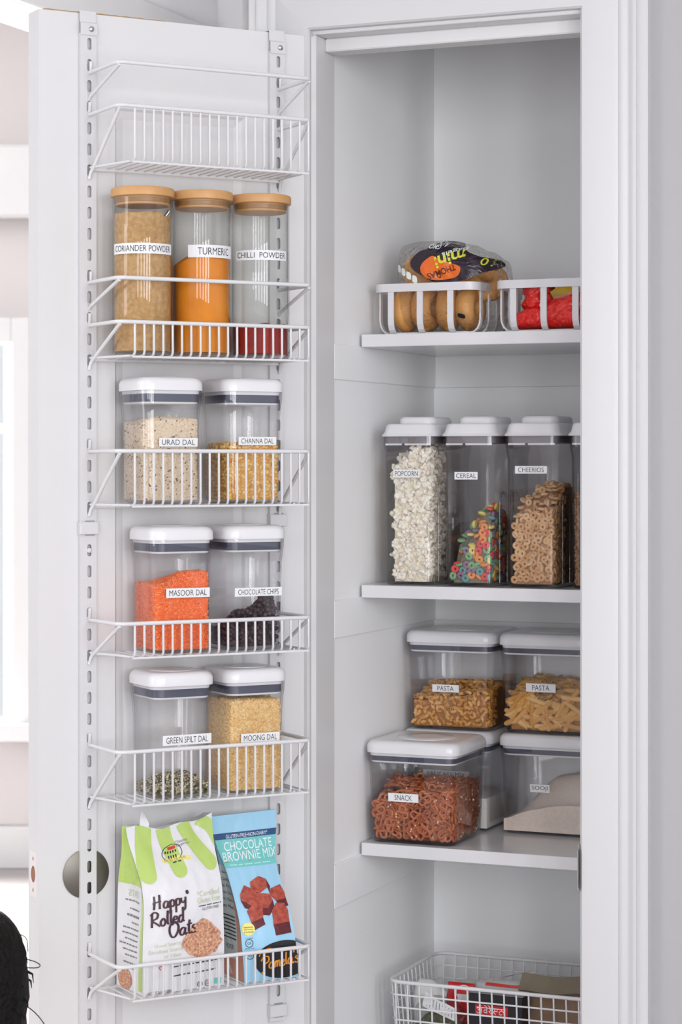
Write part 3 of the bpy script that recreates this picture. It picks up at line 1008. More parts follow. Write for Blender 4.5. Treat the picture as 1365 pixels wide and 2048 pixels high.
powder('turmeric', 'vivid orange turmeric heaped in its jar', JX[1], JY, JB, lambda x, y: .152 - 6.5 * max(0, abs(x - .004) - .012) ** 1.75 * (1 if x < 0 else .8) - .25 * max(0, y) + wob(x, y),
       mat('turmeric_powder', (236, 148, 24), .85, noise=(25, (224, 132, 14), .5), bump=(300, .2, .002)))
powder('chilli_powder', 'red chilli powder in the bottom of its jar', JX[2], JY, JB, lambda x, y: .0445 + .004 * mnoise.noise((x * 40, y * 40, 0)) + wob(x, y),
       mat('chilli_powder', (176, 40, 24), .9, noise=(60, (150, 26, 16), .5), bump=(300, .3, .002)))
# small steel scoop stuck in the coriander powder
sc_ = thing('measuring_spoon', 'small steel spoon stuck in the coriander powder', 'spoon', DOOR, (JX[0] + .024, JY - .012, JB + .197))
MB().tube([(0, 0, 0), (.006, -.003, .012), (.013, -.004, .022)], .0028, 8).build('handle', M['steel'], sc_, smooth=60)
MB().lathe([(0, -.004), (.005, -.002), (.007, .003), (.0064, .003), (.0046, -.001), (0, -.003)], 14).build('bowl', M['steel'], sc_, smooth=60)

# ================================================================== pantry: stacked canisters on the lower shelf
SZ = .7112
BW, BH = .166, .172
pan_spec = [
    (.0855, .452, SZ, 'big canister holding white pancake mix, under the elbow pasta', 'PANCAKE MIX', (.0863, .8074, .085, .0125), .070),
    (.0910, .452, SZ + BH + .001, 'big canister of elbow macaroni stacked above the pancake mix', 'PASTA', (.0850, .9565, .049, .0130), .030),
    (.2635, .452, SZ, 'big canister of pale sooji under the penne', 'SOOJI', (.2569, .7918, .035, .0137), .029),
    (.2630, .452, SZ + BH + .001, 'big canister of penne pasta stacked above the sooji', 'PASTA', (.2586, .9640, .053, .0145), .031),
    (.0865, .2775, SZ, 'big canister of brown pretzels at the front of the lower shelf', 'SNACK', (.0735, .7893, .054, .0142), .031),
]
for x, y, z, lab, txt, lb, tw in pan_spec:
    canister(PAN, x, y, z, BW, BW, BH, lab, txt, lb, group='big push-top canisters on the lower shelf', tw=tw)

ih = .0735


def fill_box(x, y):
    return x - ih, x + ih, y - ih, y + ih


# pancake mix, sooji: fine powders
x0, x1, y0, y1 = fill_box(.0855, .452)
b = SZ + .005
tag(heap_core(x0, x1, y0, y1, b, slope((.0855, .452, b + .052, .06)), .0002, 16).build('pancake_mix', mat('pancake_mix', (240, 236, 230), .9, bump=(120, .2, .002)), mw=PAN), 'white pancake mix behind the pretzels', 'flour', None, 'stuff')
x0, x1, y0, y1 = fill_box(.2635, .452)
tag(heap_core(x0, x1, y0, y1, b, lambda x, y: b + .030 + .018 * smooth(.19, .31, x) + .044 * smooth(.195, .265, x) * smooth(.378, .46, y) * (1 - .4 * smooth(.48, .53, y)) - .010 * (1 - smooth(.19, .23, x)) + .0012 * mnoise.noise((x * 60, y * 60, 1)), .0002, 28).build('sooji', mat('sooji', (240, 226, 214), .95, noise=(300, (226, 208, 194), .6), bump=(500, .5, .002)), mw=PAN, smooth=60),
    'pale sooji heaped up in its canister', 'semolina', None, 'stuff')

# elbow macaroni
mats_mac = tone_mat('macaroni', [(0, (196, 134, 62)), (.5, (214, 154, 78)), (1, (226, 174, 104))], .45, 'object')


def bent_tube(rad, r_out, r_in, ang, n=7, m=8):
    mb = MB()
    rings_o, rings_i = [], []
    for i in range(n):
        a = -ang / 2 + ang * i / (n - 1)
        c = Vector((rad * math.cos(a) - rad * .8, rad * math.sin(a), 0))
        e = Vector((math.cos(a), math.sin(a), 0))
        rings_o.append([c + (e * math.cos(2 * PI * k / m) + Vector((0, 0, 1)) * math.sin(2 * PI * k / m)) * r_out for k in range(m)])
        rings_i.append([c + (e * math.cos(2 * PI * k / m) + Vector((0, 0, 1)) * math.sin(2 * PI * k / m)) * r_in for k in range(m)])
    mb.loft(rings_o + rings_i[::-1] + [rings_o[0]], False, False)
    return mb


mac = [bent_tube(.0050, .0033, .0019, a, 6, 8).mesh('elbow_macaroni', mats_mac, 60) for a in (2.3, 1.9)]
x0, x1, y0, y1 = fill_box(.0910, .452)
b = SZ + BH + .006
top = slope((.04, .39, b + .050, .03), (.09, .40, b + .058, .03), (.15, .40, b + .064, .03), (.10, .50, b + .076, .05))
tag(heap_core(x0, x1, y0, y1, b, top, .0055).build('macaroni_heap', mat('macaroni_heap', (170, 112, 52), .6, bump=(220, .8, .004)), mw=PAN), 'inner heap of elbow macaroni', 'pasta', None, 'stuff')
pieces('elbow_macaroni', 'small golden elbow macaroni in the canister above the pancake mix', 'macaroni', 'elbow macaroni in their canister', PAN, mac,
       heap_points(x0, x1, y0, y1, b, top, .0092, ('front',), .0042) + heap_points(x0, x1, y0, y1, b, top, .0105, ('top',), .0042, side=.09) + heap_points(x0, x1, y0, y1, b, top, .0105, ('right',), .0042, side=.05), .75, box=((x0, x1), (y0, y1), (b, None)))

# penne: ribbed tubes with slanted ends
def penne(L):
    mb = MB()
    m = 10
    ro, ri = [], []
    for z, sg in ((-L / 2, 1), (-L / 6, 0), (L / 6, 0), (L / 2, 1)):
        o_, i_ = [], []
        for k in range(m):
            a = 2 * PI * k / m
            sh = .0048 * math.cos(a) * sg
            rr = .0046 + (.00025 if k % 2 else 0)
            o_.append((rr * math.cos(a), rr * math.sin(a), z + sh))
            i_.append((.0033 * math.cos(a), .0033 * math.sin(a), z + sh * .8))
        ro.append(o_)
        ri.append(i_)
    return mb.loft(ro + ri[::-1] + [ro[0]], False, False)


pm = tone_mat('penne', [(0, (206, 146, 74)), (.5, (220, 166, 92)), (1, (232, 186, 118))], .45, 'object')
pen = [penne(l).mesh('penne', pm, 50) for l in (.036, .041)]
x0, x1, y0, y1 = fill_box(.2630, .452)
top = slope((.20, .39, b + .062, .03), (.27, .39, b + .054, .03), (.33, .39, b + .070, .03), (.26, .50, b + .078, .05))
tag(heap_core(x0, x1, y0, y1, b, top, .011).build('penne_heap', mat('penne_heap', (178, 122, 60), .6, bump=(120, .8, .006)), mw=PAN), 'inner heap of penne', 'pasta', None, 'stuff')
hp = heap_points(x0, x1, y0, y1, b, top, .0128, ('front',), .0055)
hp = [(min(max(px, x0 + .017), x1 - .017), py + random.uniform(0, .004), pz, nr) for px, py, pz, nr in hp]
for px, py, pz, nr in hp:
    o = bpy.data.objects.new('penne', random.choice(pen))
    C.objects.link(o)
    tilt_ = random.gauss(1.15, .45) * (1 if random.random() < .85 else -1)
    rt = Euler((random.uniform(-.1, .1), 0, 0)).to_matrix() @ Matrix.Rotation(tilt_, 3, 'Y') @ Matrix.Rotation(random.uniform(0, 6.28), 3, 'Z')
    o.matrix_world = PAN @ Matrix.Translation(keep_in(o.data, rt, (px, py, pz), ((x0, x1), (y0, y1), (b, None)))) @ rt.to_4x4()
    tag(o, 'golden penne tube in the canister above the sooji', 'penne', 'penne in their canister')
for px, py, pz, nr in heap_points(x0 + .012, x1 - .012, y0 + .012, y1, b, top, .0155, ('top',), .004):
    o = bpy.data.objects.new('penne', random.choice(pen))
    C.objects.link(o)
    rt = Matrix.Rotation(random.uniform(0, 6.28), 3, 'Z') @ Matrix.Rotation(PI / 2 + random.gauss(0, .14), 3, 'Y')
    o.matrix_world = PAN @ Matrix.Translation(keep_in(o.data, rt, (px, py, pz), ((x0, x1), (y0, y1), (b, None)))) @ rt.to_4x4()
    tag(o, 'golden penne tube in the canister above the sooji', 'penne', 'penne in their canister')

# pretzels
pc = cat_rom([(-.0035, -.0095, .0006), (-.0075, -.002, .0), (-.0118, .0035, 0), (-.0085, .0098, 0), (-.0018, .0078, .0), (.0010, .0015, .0010), (.0062, -.0072, .0016), (.0015, -.0102, .0), (-.0015, -.0102, 0), (-.0062, -.0072, -.0016), (-.0010, .0015, -.0010), (.0018, .0078, 0), (.0085, .0098, 0), (.0118, .0035, 0), (.0075, -.002, 0), (.0035, -.0095, .0006)], 3)
ptz_m = tone_mat('pretzel_crust', [(0, (150, 78, 44)), (.5, (174, 94, 54)), (1, (194, 116, 72))], .32, 'object')
ptz = MB().tube(pc, .0023, 6).mesh('pretzel', ptz_m, 70)
x0, x1, y0, y1 = fill_box(.0865, .2775)
b = SZ + .006
top = slope((.02, .22, b + .062, .02), (.05, .25, b + .092, .02), (.09, .25, b + .088, .025), (.15, .22, b + .084, .03), (.15, .33, b + .09, .04), (.10, .21, b + .080, .02))
tag(heap_core(x0, x1, y0, y1, b, top, .015).build('pretzel_heap', mat('pretzel_heap', (120, 62, 38), .6, bump=(110, 1, .008)), mw=PAN), 'inner heap of pretzels', 'snack', None, 'stuff')
pp_ = heap_points(x0, x1, y0, y1, b, top, .0172, ('front', 'right', 'top'), .0035) + heap_points(x0, x1, y0, y1, b, top, .0165, ('front', 'right'), .0095)
pp_ = [(min(max(px, x0 + (.009 if abs(nr[0]) < .5 else .003)), x1 - (.009 if abs(nr[0]) < .5 else .003)), py, max(pz, b + .007), nr) for px, py, pz, nr in pp_]
pieces('pretzel', 'small glossy brown pretzel in the snack canister', 'pretzel', 'pretzels in the snack canister', PAN, [ptz], pp_, .80, box=((x0, x1), (y0, y1), (b, None)))
salt = MB()
for px, py, pz, nr in random.sample(pp_, 60):
    for _ in range(2):
        a = Vector((px, py, pz)) + Vector(nr) * .0022 + Vector((random.gauss(0, .004), random.gauss(0, .001), random.gauss(0, .004)))
        salt.box(a.x - .0009, a.x + .0009, a.y - .0009, a.y + .0009, a.z - .0012, a.z + .0012)
tag(salt.build('pretzel_salt', mat('coarse_salt', (236, 206, 172), .4), mw=PAN), 'coarse pale salt grains on the pretzels', 'salt', None, 'stuff')

# ================================================================== cereal dispensers on the middle shelf
DW, DD, DH = .098, .205, .283
MZ = 1.1442


def dispenser(x, label, text=None, lab=None, tw=None):
    t = thing('cereal_dispenser', label, 'dispenser', PAN, (x, .205 + DD / 2, MZ), 0, 'tall pour-top dispensers')
    K = 3
    sz = [(.0, -.026, .008), (.001, -.018, .010), (.006, -.0115, .012), (.212, -.0095, .013), (.222, -.006, .014), (.234, -.003, .014), (.250, -.003, .014)]
    rings = [rring(DW + e, DD + e, r, z, K) for z, e, r in sz]
    inner = [rring(DW + e - .005, DD + e - .005, r - .002, max(z, .005), K) for z, e, r in reversed(sz[2:])]
    body = MB().loft(rings + inner).build('body', M['smoke'], t, smooth=40)
    for sg in (-1, 1):
        xx = sg * (DW / 2 - .0050)
        ya, yb = -DD / 2 + .035, -DD / 2 + .075
        arc = [(xx, (ya + yb) / 2 - (yb - ya) / 2 * math.cos(PI * i / 10), .136 + .020 * math.sin(PI * i / 10)) for i in range(11)]
        MB().tube([(xx, ya, .006)] + arc + [(xx, yb, .006)], .0024, 8).build('grip_ridge', M['smoke'], body, smooth=60)
    lid = MB().loft([rring(DW, DD, .015, .2495, K), rring(DW + .002, DD + .002, .016, .2515, K), rring(DW - .005, DD - .005, .016, .2565, K), rring(DW - .010, DD - .010, .016, .268, K), rring(DW - .016, DD - .016, .014, .2708, K)]).build('lid', M['lid'], t, smooth=50)
    MB().loft([rring(.066, .105, .018, .2705, 4, 0, -.012), rring(.066, .105, .018, .2785, 4, 0, -.012), rring(.060, .099, .016, .2825, 4, 0, -.012), rring(.05, .09, .014, .2830, 4, 0, -.012)]).build('flip_cap', M['lid'], lid, smooth=50)
    MB().loft([rring(DW - .011, DD - .011, .011, .2375, K), rring(DW - .011, DD - .011, .011, .2495, K)]).build('seal', mat('grey_lid_seal', (128, 124, 128), .35), t, smooth=50)
    for a, b_ in ((-.0405, -.011), (-.006, .0405)):
        MB().box(a, b_, -DD / 2 + .0045, -DD / 2 + .0075, .2345, .2378, .0005).build('seal_edge', M['lid'], t)
    if text:
        cx, cz, w, h = lab
        label_on(t, text, cx - x, cz - MZ, w, h, lambda a, c, o: (a, -(DD - .0115 + .002 * (c - .006) / .206) / 2 - o, c), tw=tw)
    return t


xs = (.0775, .1855, .2945, .4045)
dispenser(xs[0], 'tall dispenser filled with white popcorn', 'POPCORN', (.0752, 1.3315, .0475, .0135))
dispenser(xs[1], 'tall dispenser with a heap of multicoloured cereal rings', 'CEREAL', (.1811, 1.3280, .0404, .0125))
dispenser(xs[2], 'tall dispenser filled with tan oat rings', 'CHEERIOS', (.2938, 1.3380, .0548, .0125), .044)
dispenser(xs[3], 'tall dispenser of brown cereal mostly hidden by the right casing')
fx = .0385
yA, yB = .205 + .0085, .205 + DD - .009
b = MZ + .006


def ring_mesh(R, r, n=12, m=6, sq=1.0):
    mb = MB()
    rings = [[((R + r * math.cos(2 * PI * k / m)) * math.cos(2 * PI * i / n), (R + r * math.cos(2 * PI * k / m)) * math.sin(2 * PI * i / n), r * sq * math.sin(2 * PI * k / m)) for k in range(m)] for i in range(n)]
    return mb.loft(rings + [rings[0]], False, False)


# popcorn: a few lumpy shapes
V, F = ico()


def popcorn_mesh(seed):
    r = random.Random(seed)
    mb = MB()
    for i in range(9):
        d = Vector((r.gauss(0, 1), r.gauss(0, 1), r.gauss(0, 1))).normalized() * r.uniform(.0050, .0088) if i else Vector((0, 0, 0))
        rad = r.uniform(.0030, .0052) if i else .0060
        off = [1 + .28 * r.uniform(-1, 1) for _ in range(12)]
        mb.add([tuple(d + Vector(v) * rad * o) for v, o in zip(V, off)], [tuple(f) for f in F])
    return mb


pcm = mat('popcorn', (250, 246, 232), .8, noise=(120, (238, 222, 184), .5), bump=(200, .5, .002))
nt = pcm.node_tree
nt.nodes['Principled BSDF'].inputs['Subsurface Weight'].default_value = 0.0
r_ = [n_ for n_ in nt.nodes if n_.type == 'VALTORGB'][0].color_ramp
r_.elements[1].position = .80
r_.elements.new(.56).color = (*sl((250, 246, 232)), 1)
r_.elements[-1].color = (*sl((206, 150, 78)), 1)
pops = [popcorn_mesh(i).mesh('popcorn', pcm, 42) for i in range(7)]
top = slope((.05, .22, b + .195, .02), (.09, .22, b + .222, .02), (.11, .30, b + .228, .03), (.05, .30, b + .215, .03))
tag(heap_core(xs[0] - fx, xs[0] + fx, yA, yB, b, top, .010).build('popcorn_heap', mat('popcorn_heap', (236, 222, 190), .9, noise=(60, (250, 246, 232), .5), bump=(120, 1, .008)), mw=PAN), 'inner heap of popcorn', 'snack', None, 'stuff')
pieces('popcorn', 'fluffy white popcorn in the first tall dispenser', 'popcorn', 'popcorn in the dispenser', PAN, pops,
       heap_points(xs[0] - fx, xs[0] + fx, yA, yB, b, top, .0145, ('front',), .0085) + heap_points(xs[0] - fx, xs[0] + fx, yA, yB, b, top, .0155, ('right', 'top'), .0085, side=.10), 0, box=((xs[0] - fx, xs[0] + fx), (yA, yB), (b, None)))

# multicoloured rings
cols = [(222, 84, 82), (232, 150, 86), (228, 208, 110), (130, 178, 130), (104, 158, 158), (146, 118, 140)]
frm = ring_mesh(.0044, .0030, 14, 7, .95)
fr = [frm.mesh('cereal_ring', mat('cereal_colour_%d' % i, c, .85, bump=(400, .5, .001)), 80) for i, c in enumerate(cols)]
top = slope((xs[1] - .035, yA, b + .028, .02), (xs[1] + .0, yA, b + .062, .018), (xs[1] + .03, yA + .01, b + .096, .02), (xs[1] + .036, yA + .05, b + .128, .03), (xs[1] - .03, yA + .08, b + .07, .03), (xs[1] + .03, yA + .12, b + .11, .04))
tag(heap_core(xs[1] - fx, xs[1] + fx, yA, yB, b, top, .0085).build('cereal_heap', mat('cereal_heap', (150, 120, 110), .9, noise=(90, (120, 140, 110), .5), bump=(150, 1, .006)), mw=PAN), 'inner heap of multicoloured cereal rings', 'cereal', None, 'stuff')
pieces('cereal_ring', ['%s cereal ring in the dispenser marked cereal' % c for c in ('red', 'orange', 'yellow', 'green', 'teal', 'purple')], 'cereal ring', 'multicoloured cereal rings', PAN, fr,
       heap_points(xs[1] - fx, xs[1] + fx, yA, yB, b, top, .0118, ('front',), .006) + heap_points(xs[1] - fx, xs[1] + fx, yA, yB, b, top, .0125, ('right', 'top'), .006, side=.11), .55, box=((xs[1] - fx, xs[1] + fx), (yA, yB), (b, None)))

# tan oat rings
ch = ring_mesh(.0041, .0027, 14, 7, .95).mesh('oat_ring', tone_mat('oat_ring', [(0, (204, 156, 106)), (.5, (218, 174, 126)), (1, (228, 190, 146))], .8, 'object', bump=(500, .4, .001)), 80)
top = slope((xs[2] - .03, yA, b + .112, .02), (xs[2] + .0, yA, b + .120, .02), (xs[2] + .03, yA + .02, b + .136, .02), (xs[2], yA + .08, b + .165, .03), (xs[2] - .03, yA + .08, b + .13, .03), (xs[2], yA + .16, b + .165, .05))
tag(heap_core(xs[2] - fx, xs[2] + fx, yA, yB, b, top, .0075).build('oat_ring_heap', mat('oat_heap', (186, 136, 90), .9, bump=(150, 1, .006)), mw=PAN), 'inner heap of tan oat rings', 'cereal', None, 'stuff')
pieces('oat_ring', 'tan oat ring in the dispenser marked cheerios', 'cereal ring', 'tan oat rings in the dispenser', PAN, [ch],
       heap_points(xs[2] - fx, xs[2] + fx, yA, yB, b, top, .0098, ('front',), .0052) + heap_points(xs[2] - fx, xs[2] + fx, yA, yB, b, top, .0112, ('right',), .0052, side=.075) + heap_points(xs[2] - fx, xs[2] + fx, yA, yB, b, top, .0112, ('top',), .0052, side=.11), .55, box=((xs[2] - fx, xs[2] + fx), (yA, yB), (b, None)))
gm = tone_mat('brown_cereal', [(0, (120, 84, 52)), (.5, (150, 108, 70)), (1, (96, 64, 40))], .8)
grain_heap('brown_cereal', 'brown cereal in the dispenser cut off by the right casing', PAN, xs[3] - fx, xs[3] + fx, yA, yB, b, slope((xs[3], .3, b + .15, .05)), (.003, .004, .004), .0062, gm, faces=('front', 'left', 'top'))

# ================================================================== bags in the lowest door basket


class Bag:
    """gusseted stand-up bag: surf(face, a, v) gives a point; a runs across the face, v up it"""

    def __init__(self, H, hw, hd, bulge, xc, yc, top, wr=.0012, seed=0.0, fold=.010):
        self.H, self.hw, self.hd, self.bulge, self.xc, self.yc, self.top, self.wr, self.seed, self.fold = H, hw, hd, bulge, xc, yc, top, wr, seed, fold

    def surf(self, face, a, v, out=0.0):
        w, d = self.hw(v), self.hd(v)
        wr = self.wr * (mnoise.noise((a * 2.2 + self.seed, v * 5, face * 7.1)) + .6 * mnoise.noise((a * 5 + self.seed, v * 12, face * 3.3)))
        z = self.H * v + self.top(a if face in (0, 2) else (1 if face == 1 else -1)) * max(0, v - .6) / .4
        bl = self.bulge * math.sin(PI * min(v * 1.05, 1)) * (1 - a * a) * (1 - abs(a) ** 6)
        if face == 0:
            p = Vector((a * w, -d - bl - wr * (1 - a ** 4) - out, z))
        elif face == 2:
            p = Vector((a * w, d + bl * .6 + out, z))
        else:
            s = 1 if face == 1 else -1
            p = Vector((s * (w - self.fold * (1 - a * a) * min(1, v * 1.6) + wr * (1 - a * a) + out), a * d, z))
        return p + Vector((self.xc(v), self.yc(v), 0))

    def mesh(self, nv=26):
        rings = []
        for j in range(nv + 1):
            v = j / nv
            ring = [self.surf(0, -1 + 2 * i / 48, v) for i in range(48)]
            ring += [self.surf(1, -1 + 2 * i / 8, v) for i in range(8)]
            ring += [self.surf(2, 1 - 2 * i / 16, v) for i in range(16)]
            ring += [self.surf(3, 1 - 2 * i / 8, v) for i in range(8)]
            rings.append(ring)
        return MB().loft(rings)

    def front(self, out=.0009):
        return lambda x, z: self.surf(0, max(-1, min(1, (x - self.xc(z / self.H)) / self.hw(z / self.H))), max(0, min(1, z / self.H)), out)

    def left(self, out=.0006):
        """x: -1 (front corner) .. 1 (back corner) of the left gusset"""
        return lambda x, z: self.surf(3, max(-1, min(1, x)), max(0, min(1, z / self.H)), out)


film = (200, .25)
M['bag_white'] = mat('bag_white_film', (224, 223, 225), .22, bump=(45, .35, .004))
M['bag_green'] = mat('bag_green_print', (182, 206, 112), .22, bump=(45, .35, .004))
M['oat_print'] = mat('printed_oats', (222, 176, 142), .4, noise=(260, (168, 104, 80), .3), bump=(300, .3, .001))
M['maroon'] = mat('maroon_ink', (66, 40, 48), .4)
M['pale_ink'] = mat('pale_green_ink', (196, 204, 168), .4)
M['grey_ink'] = mat('grey_ink', (120, 120, 122), .5)
M['red_ink'] = mat('red_ink', (206, 60, 52), .4)
M['yellow_ink'] = mat('yellow_ink', (236, 224, 120), .4)
M['navy_ink'] = mat('navy_ink', (40, 74, 122), .35)
M['teal_ink'] = mat('teal_ink', (116, 196, 194), .35)
M['white_ink'] = mat('white_ink', (232, 240, 240), .4)
M['black_print'] = mat('black_print', (32, 32, 34), .3)
M['orange_ink'] = mat('orange_ink', (236, 150, 48), .35)

oz = ZF['5'] + .002
OX, OY = .1115, -.0585
oats = Bag(.246, lambda v: .0690 + .004 * smooth(.8, 1, v) - .002 * smooth(.2, .6, v) * (1 - smooth(.6, .9, v)), lambda v: .0440 - .004 * v - .0335 * smooth(.55, 1, v) + .002 * math.sin(3 * v), .006,
           lambda v: .0, lambda v: .010 * smooth(.5, 1, v), lambda a: .004 * a - .006 * math.cos(a * 2.2) + .0025 * math.sin(a * 7), .0022, 1.3)
t = thing('oats_bag', 'green and white striped bag of rolled oats in the lowest door basket', 'bag', DOOR, (OX, OY, oz), .05)
bag = oats.mesh(72).build('film', M['bag_white'], t, smooth=60)
F_ = oats.front()
X = lambda px, py=1900: (px - 368) * .00083 + .019 * smooth(.5, 1, (1972 - py) * .000745 / .246)
Zp = lambda py: (1972 - py) * .000745
gr = MB()


def stripe(mb, pts, w, fn, end=True):
    ribbon(mb, [(X(a, b_), Zp(b_)) for a, b_ in pts], w * .00083, fn, n=8)
    if end:
        disc_on(mb, X(pts[-1][0], pts[-1][1]), Zp(pts[-1][1]), w * .000415, w * .0004, fn, 2, 20)


stripe(gr, [(291, 1643), (291, 1670), (292, 1700), (296, 1736)], 31, F_)
stripe(gr, [(331, 1642), (336, 1670), (349, 1705), (359, 1729)], 29, F_)
stripe(gr, [(371, 1642), (384, 1670), (404, 1700), (423, 1725)], 27, F_)
ribbon(gr, [(X(403, 1640), Zp(1640)), (X(426, 1662), Zp(1662)), (X(444, 1700), Zp(1700))], .016, F_, n=8)
gr.build('green_stripes', M['bag_green'], bag)
gl = MB()
patch_on(gl, -1, 1, .156, .246, oats.left(.0005), 8, 12)
patch_on(gl, -1.0, -.68, .004, .156, oats.left(.0005), 4, 14)
ribbon(gl, [(X(281, 1640), Zp(1640)), (X(277, 1700), Zp(1700)), (X(279, 1760), Zp(1760))], .006, F_)
gl.build('green_gusset', M['bag_green'], bag)
lt = MB()
for i, (w_, z_) in enumerate([(1.1, .132), (.75, .120), (1.0, .110), (.6, .1), (1.1, .091), (1.15, .083), (.9, .075), (1.2, .067), (1.1, .059), (.95, .051), (.9, .040), (.4, .033)]):
    a_ = -.42
    while a_ < -.42 + w_ * .9:
        l_ = random.uniform(.07, .2)
        ribbon(lt, [(a_, z_), (a_ + l_, z_)], .0021 if i != 2 else .0034, oats.left(.0009), smooth=False)
        a_ += l_ + .05
lt.build('side_print', M['grey_ink'], bag)
cap = MB()
text_on(cap, 'OATS', .75, .010, oats.left(.0009), cx=.05, cy=.143)
cap.build('side_heading', M['pale_ink'], bag)
sb = MB()
disc_on(sb, .35, .014, .5, .016, oats.left(.0008), 3, 18)
sb.build('side_picture', M['oat_print'], bag)
wd = MB()
F2 = oats.front(.0014)
script_on(wd, 'Happy*', X(340, 1788), Zp(1788), .0098, .0030, F2, .11)
script_on(wd, 'Rolled', X(333, 1823), Zp(1823), .0104, .0032, F2, .11)
script_on(wd, 'Oats', X(363, 1846), Zp(1846), .0112, .0033, F2, .10)
wd.build('script_title', M['maroon'], bag)
ct = MB()
text_on(ct, '*Certified', .040, .0085, F2, rot=.05, cx=X(415, 1779), cy=Zp(1779))
text_on(ct, 'Gluten Free', .040, .0085, F2, rot=.05, cx=X(417, 1792), cy=Zp(1792))
text_on(ct, 'Good Source', .044, .0052, F2, rot=.05, cx=X(333, 1874), cy=Zp(1874))
text_on(ct, 'Excellent Source', .056, .0060, F2, rot=.05, cx=X(330, 1886), cy=Zp(1886))
text_on(ct, 'of Fiber', .030, .0055, F2, rot=.05, cx=X(343, 1897), cy=Zp(1897))
ct.build('pale_print', M['pale_ink'], bag)
gt = MB()
dashes_on(gt, .040, .0030, F2, X(419, 1803), Zp(1803), .05)
text_on(gt, 'GLUTEN FREE', .030, .0038, F2, rot=.05, cx=X(420, 1810), cy=Zp(1810))
dashes_on(gt, .086, .0040, F2, X(392, 1919), Zp(1919), .04)
dashes_on(gt, .074, .0040, F2, X(388, 1938), Zp(1938), .04)
gt.build('small_print', M['ink'], bag)
gt = MB()
text_on(gt, 'NET WT 24 OZ (680g)', .042, .0062, F2, rot=.04, cx=X(319), cy=Zp(1971))
gt.build('weight_print', M['ink'], bag)
pl = MB()
cx_, cy_ = X(404, 1866), Zp(1866)
vs = [F2(cx_, cy_)]
fs = []
N_ = 40
for k in (1, 2, 3, 4):
    for i in range(N_):
        a = 2 * PI * i / N_
        r_ = 1 + .12 * mnoise.noise((math.cos(a) * 3, math.sin(a) * 3, 4)) + (.16 if math.sin(a) < -.3 else 0) - .18 * max(0, math.sin(a)) * abs(math.cos(a)) * 2
        vs.append(F2(cx_ + .0325 * k / 4 * r_ * math.cos(a), cy_ + .0270 * k / 4 * r_ * math.sin(a)))
for i in range(N_):
    fs.append((0, 1 + i, 1 + (i + 1) % N_))
for k in range(3):
    for i in range(N_):
        j = (i + 1) % N_
        fs.append((1 + k * N_ + i, 1 + (k + 1) * N_ + i, 1 + (k + 1) * N_ + j, 1 + k * N_ + j))
pl.add(vs, fs)
pl.build('oats_picture', M['oat_print'], bag)
lg = MB()
hexa = [(345, 1678), (330, 1684), (325, 1697), (331, 1706)], [(345, 1678), (360, 1684), (366, 1697), (362, 1706)]
for h_ in hexa:
    ribbon(lg, [(X(a, b_), Zp(b_)) for a, b_ in h_], .0010, F2)
for i in range(5):
    ribbon(lg, [(X(333 + i * 5, 1690), Zp(1690)), (X(331 + i * 5.6, 1695 - (i - 2) ** 2 * .2), Zp(1695 - (i - 2) ** 2 * .2))], .0022, F2, smooth=False)
for a in (338, 343, 348, 353):
    ribbon(lg, [(X(a, 1699), Zp(1699)), (X(a + .5, 1705), Zp(1705))], .0020, F2, smooth=False)
dashes_on(lg, .014, .0036, F2, X(354, 1713), Zp(1713))
lg.build('emblem', M['ink'], bag)
l2 = MB()
ribbon(l2, [(X(325, 1709), Zp(1709)), (X(345, 1706), Zp(1706)), (X(365, 1707), Zp(1707)), (X(382, 1710), Zp(1710))], .0055, oats.front(.0013), n=5)
l2.build('emblem_ribbon', M['yellow_ink'], bag)
l3 = MB()
text_on(l3, 'BAKERY ON MAIN', .036, .0032, oats.front(.0018), cx=X(350, 1707.5), cy=Zp(1707.5))
text_on(l3, 'Choose', .022, .0045, F2, rot=.1, cx=X(366, 1677), cy=Zp(1677))
text_on(l3, 'Happiness', .026, .0045, F2, rot=.1, cx=X(368, 1684), cy=Zp(1684))
l3.build('emblem_lettering', M['grey_ink'], bag)
l4 = MB()
patch_on(l4, X(337, 1685), X(353, 1685), Zp(1688), Zp(1682), F2, 3, 2)
ribbon(l4, [(X(320, 1925), Zp(1925)), (X(316, 1919), Zp(1919)), (X(322, 1918), Zp(1918)), (X(327, 1923), Zp(1923))], .0012, F2)
l4.build('red_print', M['red_ink'], bag)
l5 = MB()
for ax_, rr in ((400, 5), (417, 6)):
    ribbon(l5, [(X(ax_ + rr * math.cos(k * PI / 6), 1963 - rr * math.sin(k * PI / 6)), Zp(1963 - rr * math.sin(k * PI / 6))) for k in range(13)], .0009, F2, n=2)
text_on(l5, 'U', .0035, .005, F2, cx=X(400, 1963), cy=Zp(1963))
text_on(l5, 'GF', .0055, .0045, F2, cx=X(417, 1963), cy=Zp(1963))
l5.build('marks', M['ink'], bag)
l6 = MB()
patch_on(l6, X(430), X(444, 1967), Zp(1967), Zp(1955), F2, 3, 2)
l6.build('small_badge', M['teal_ink'], bag)
# torn corner flap of clear film at the top
fl = MB()
fl.loft([[(-.050, .004, .236), (-.036, .002, .238), (-.036, .003, .2385), (-.050, .005, .2365)], [(-.048, .006, .252), (-.034, .004, .247), (-.034, .005, .2475), (-.048, .007, .2525)], [(-.044, .008, .264), (-.041, .007, .263), (-.041, .008, .2635), (-.044, .009, .2645)]])
fl.build('torn_flap', M['bag_white'], t, smooth=60)

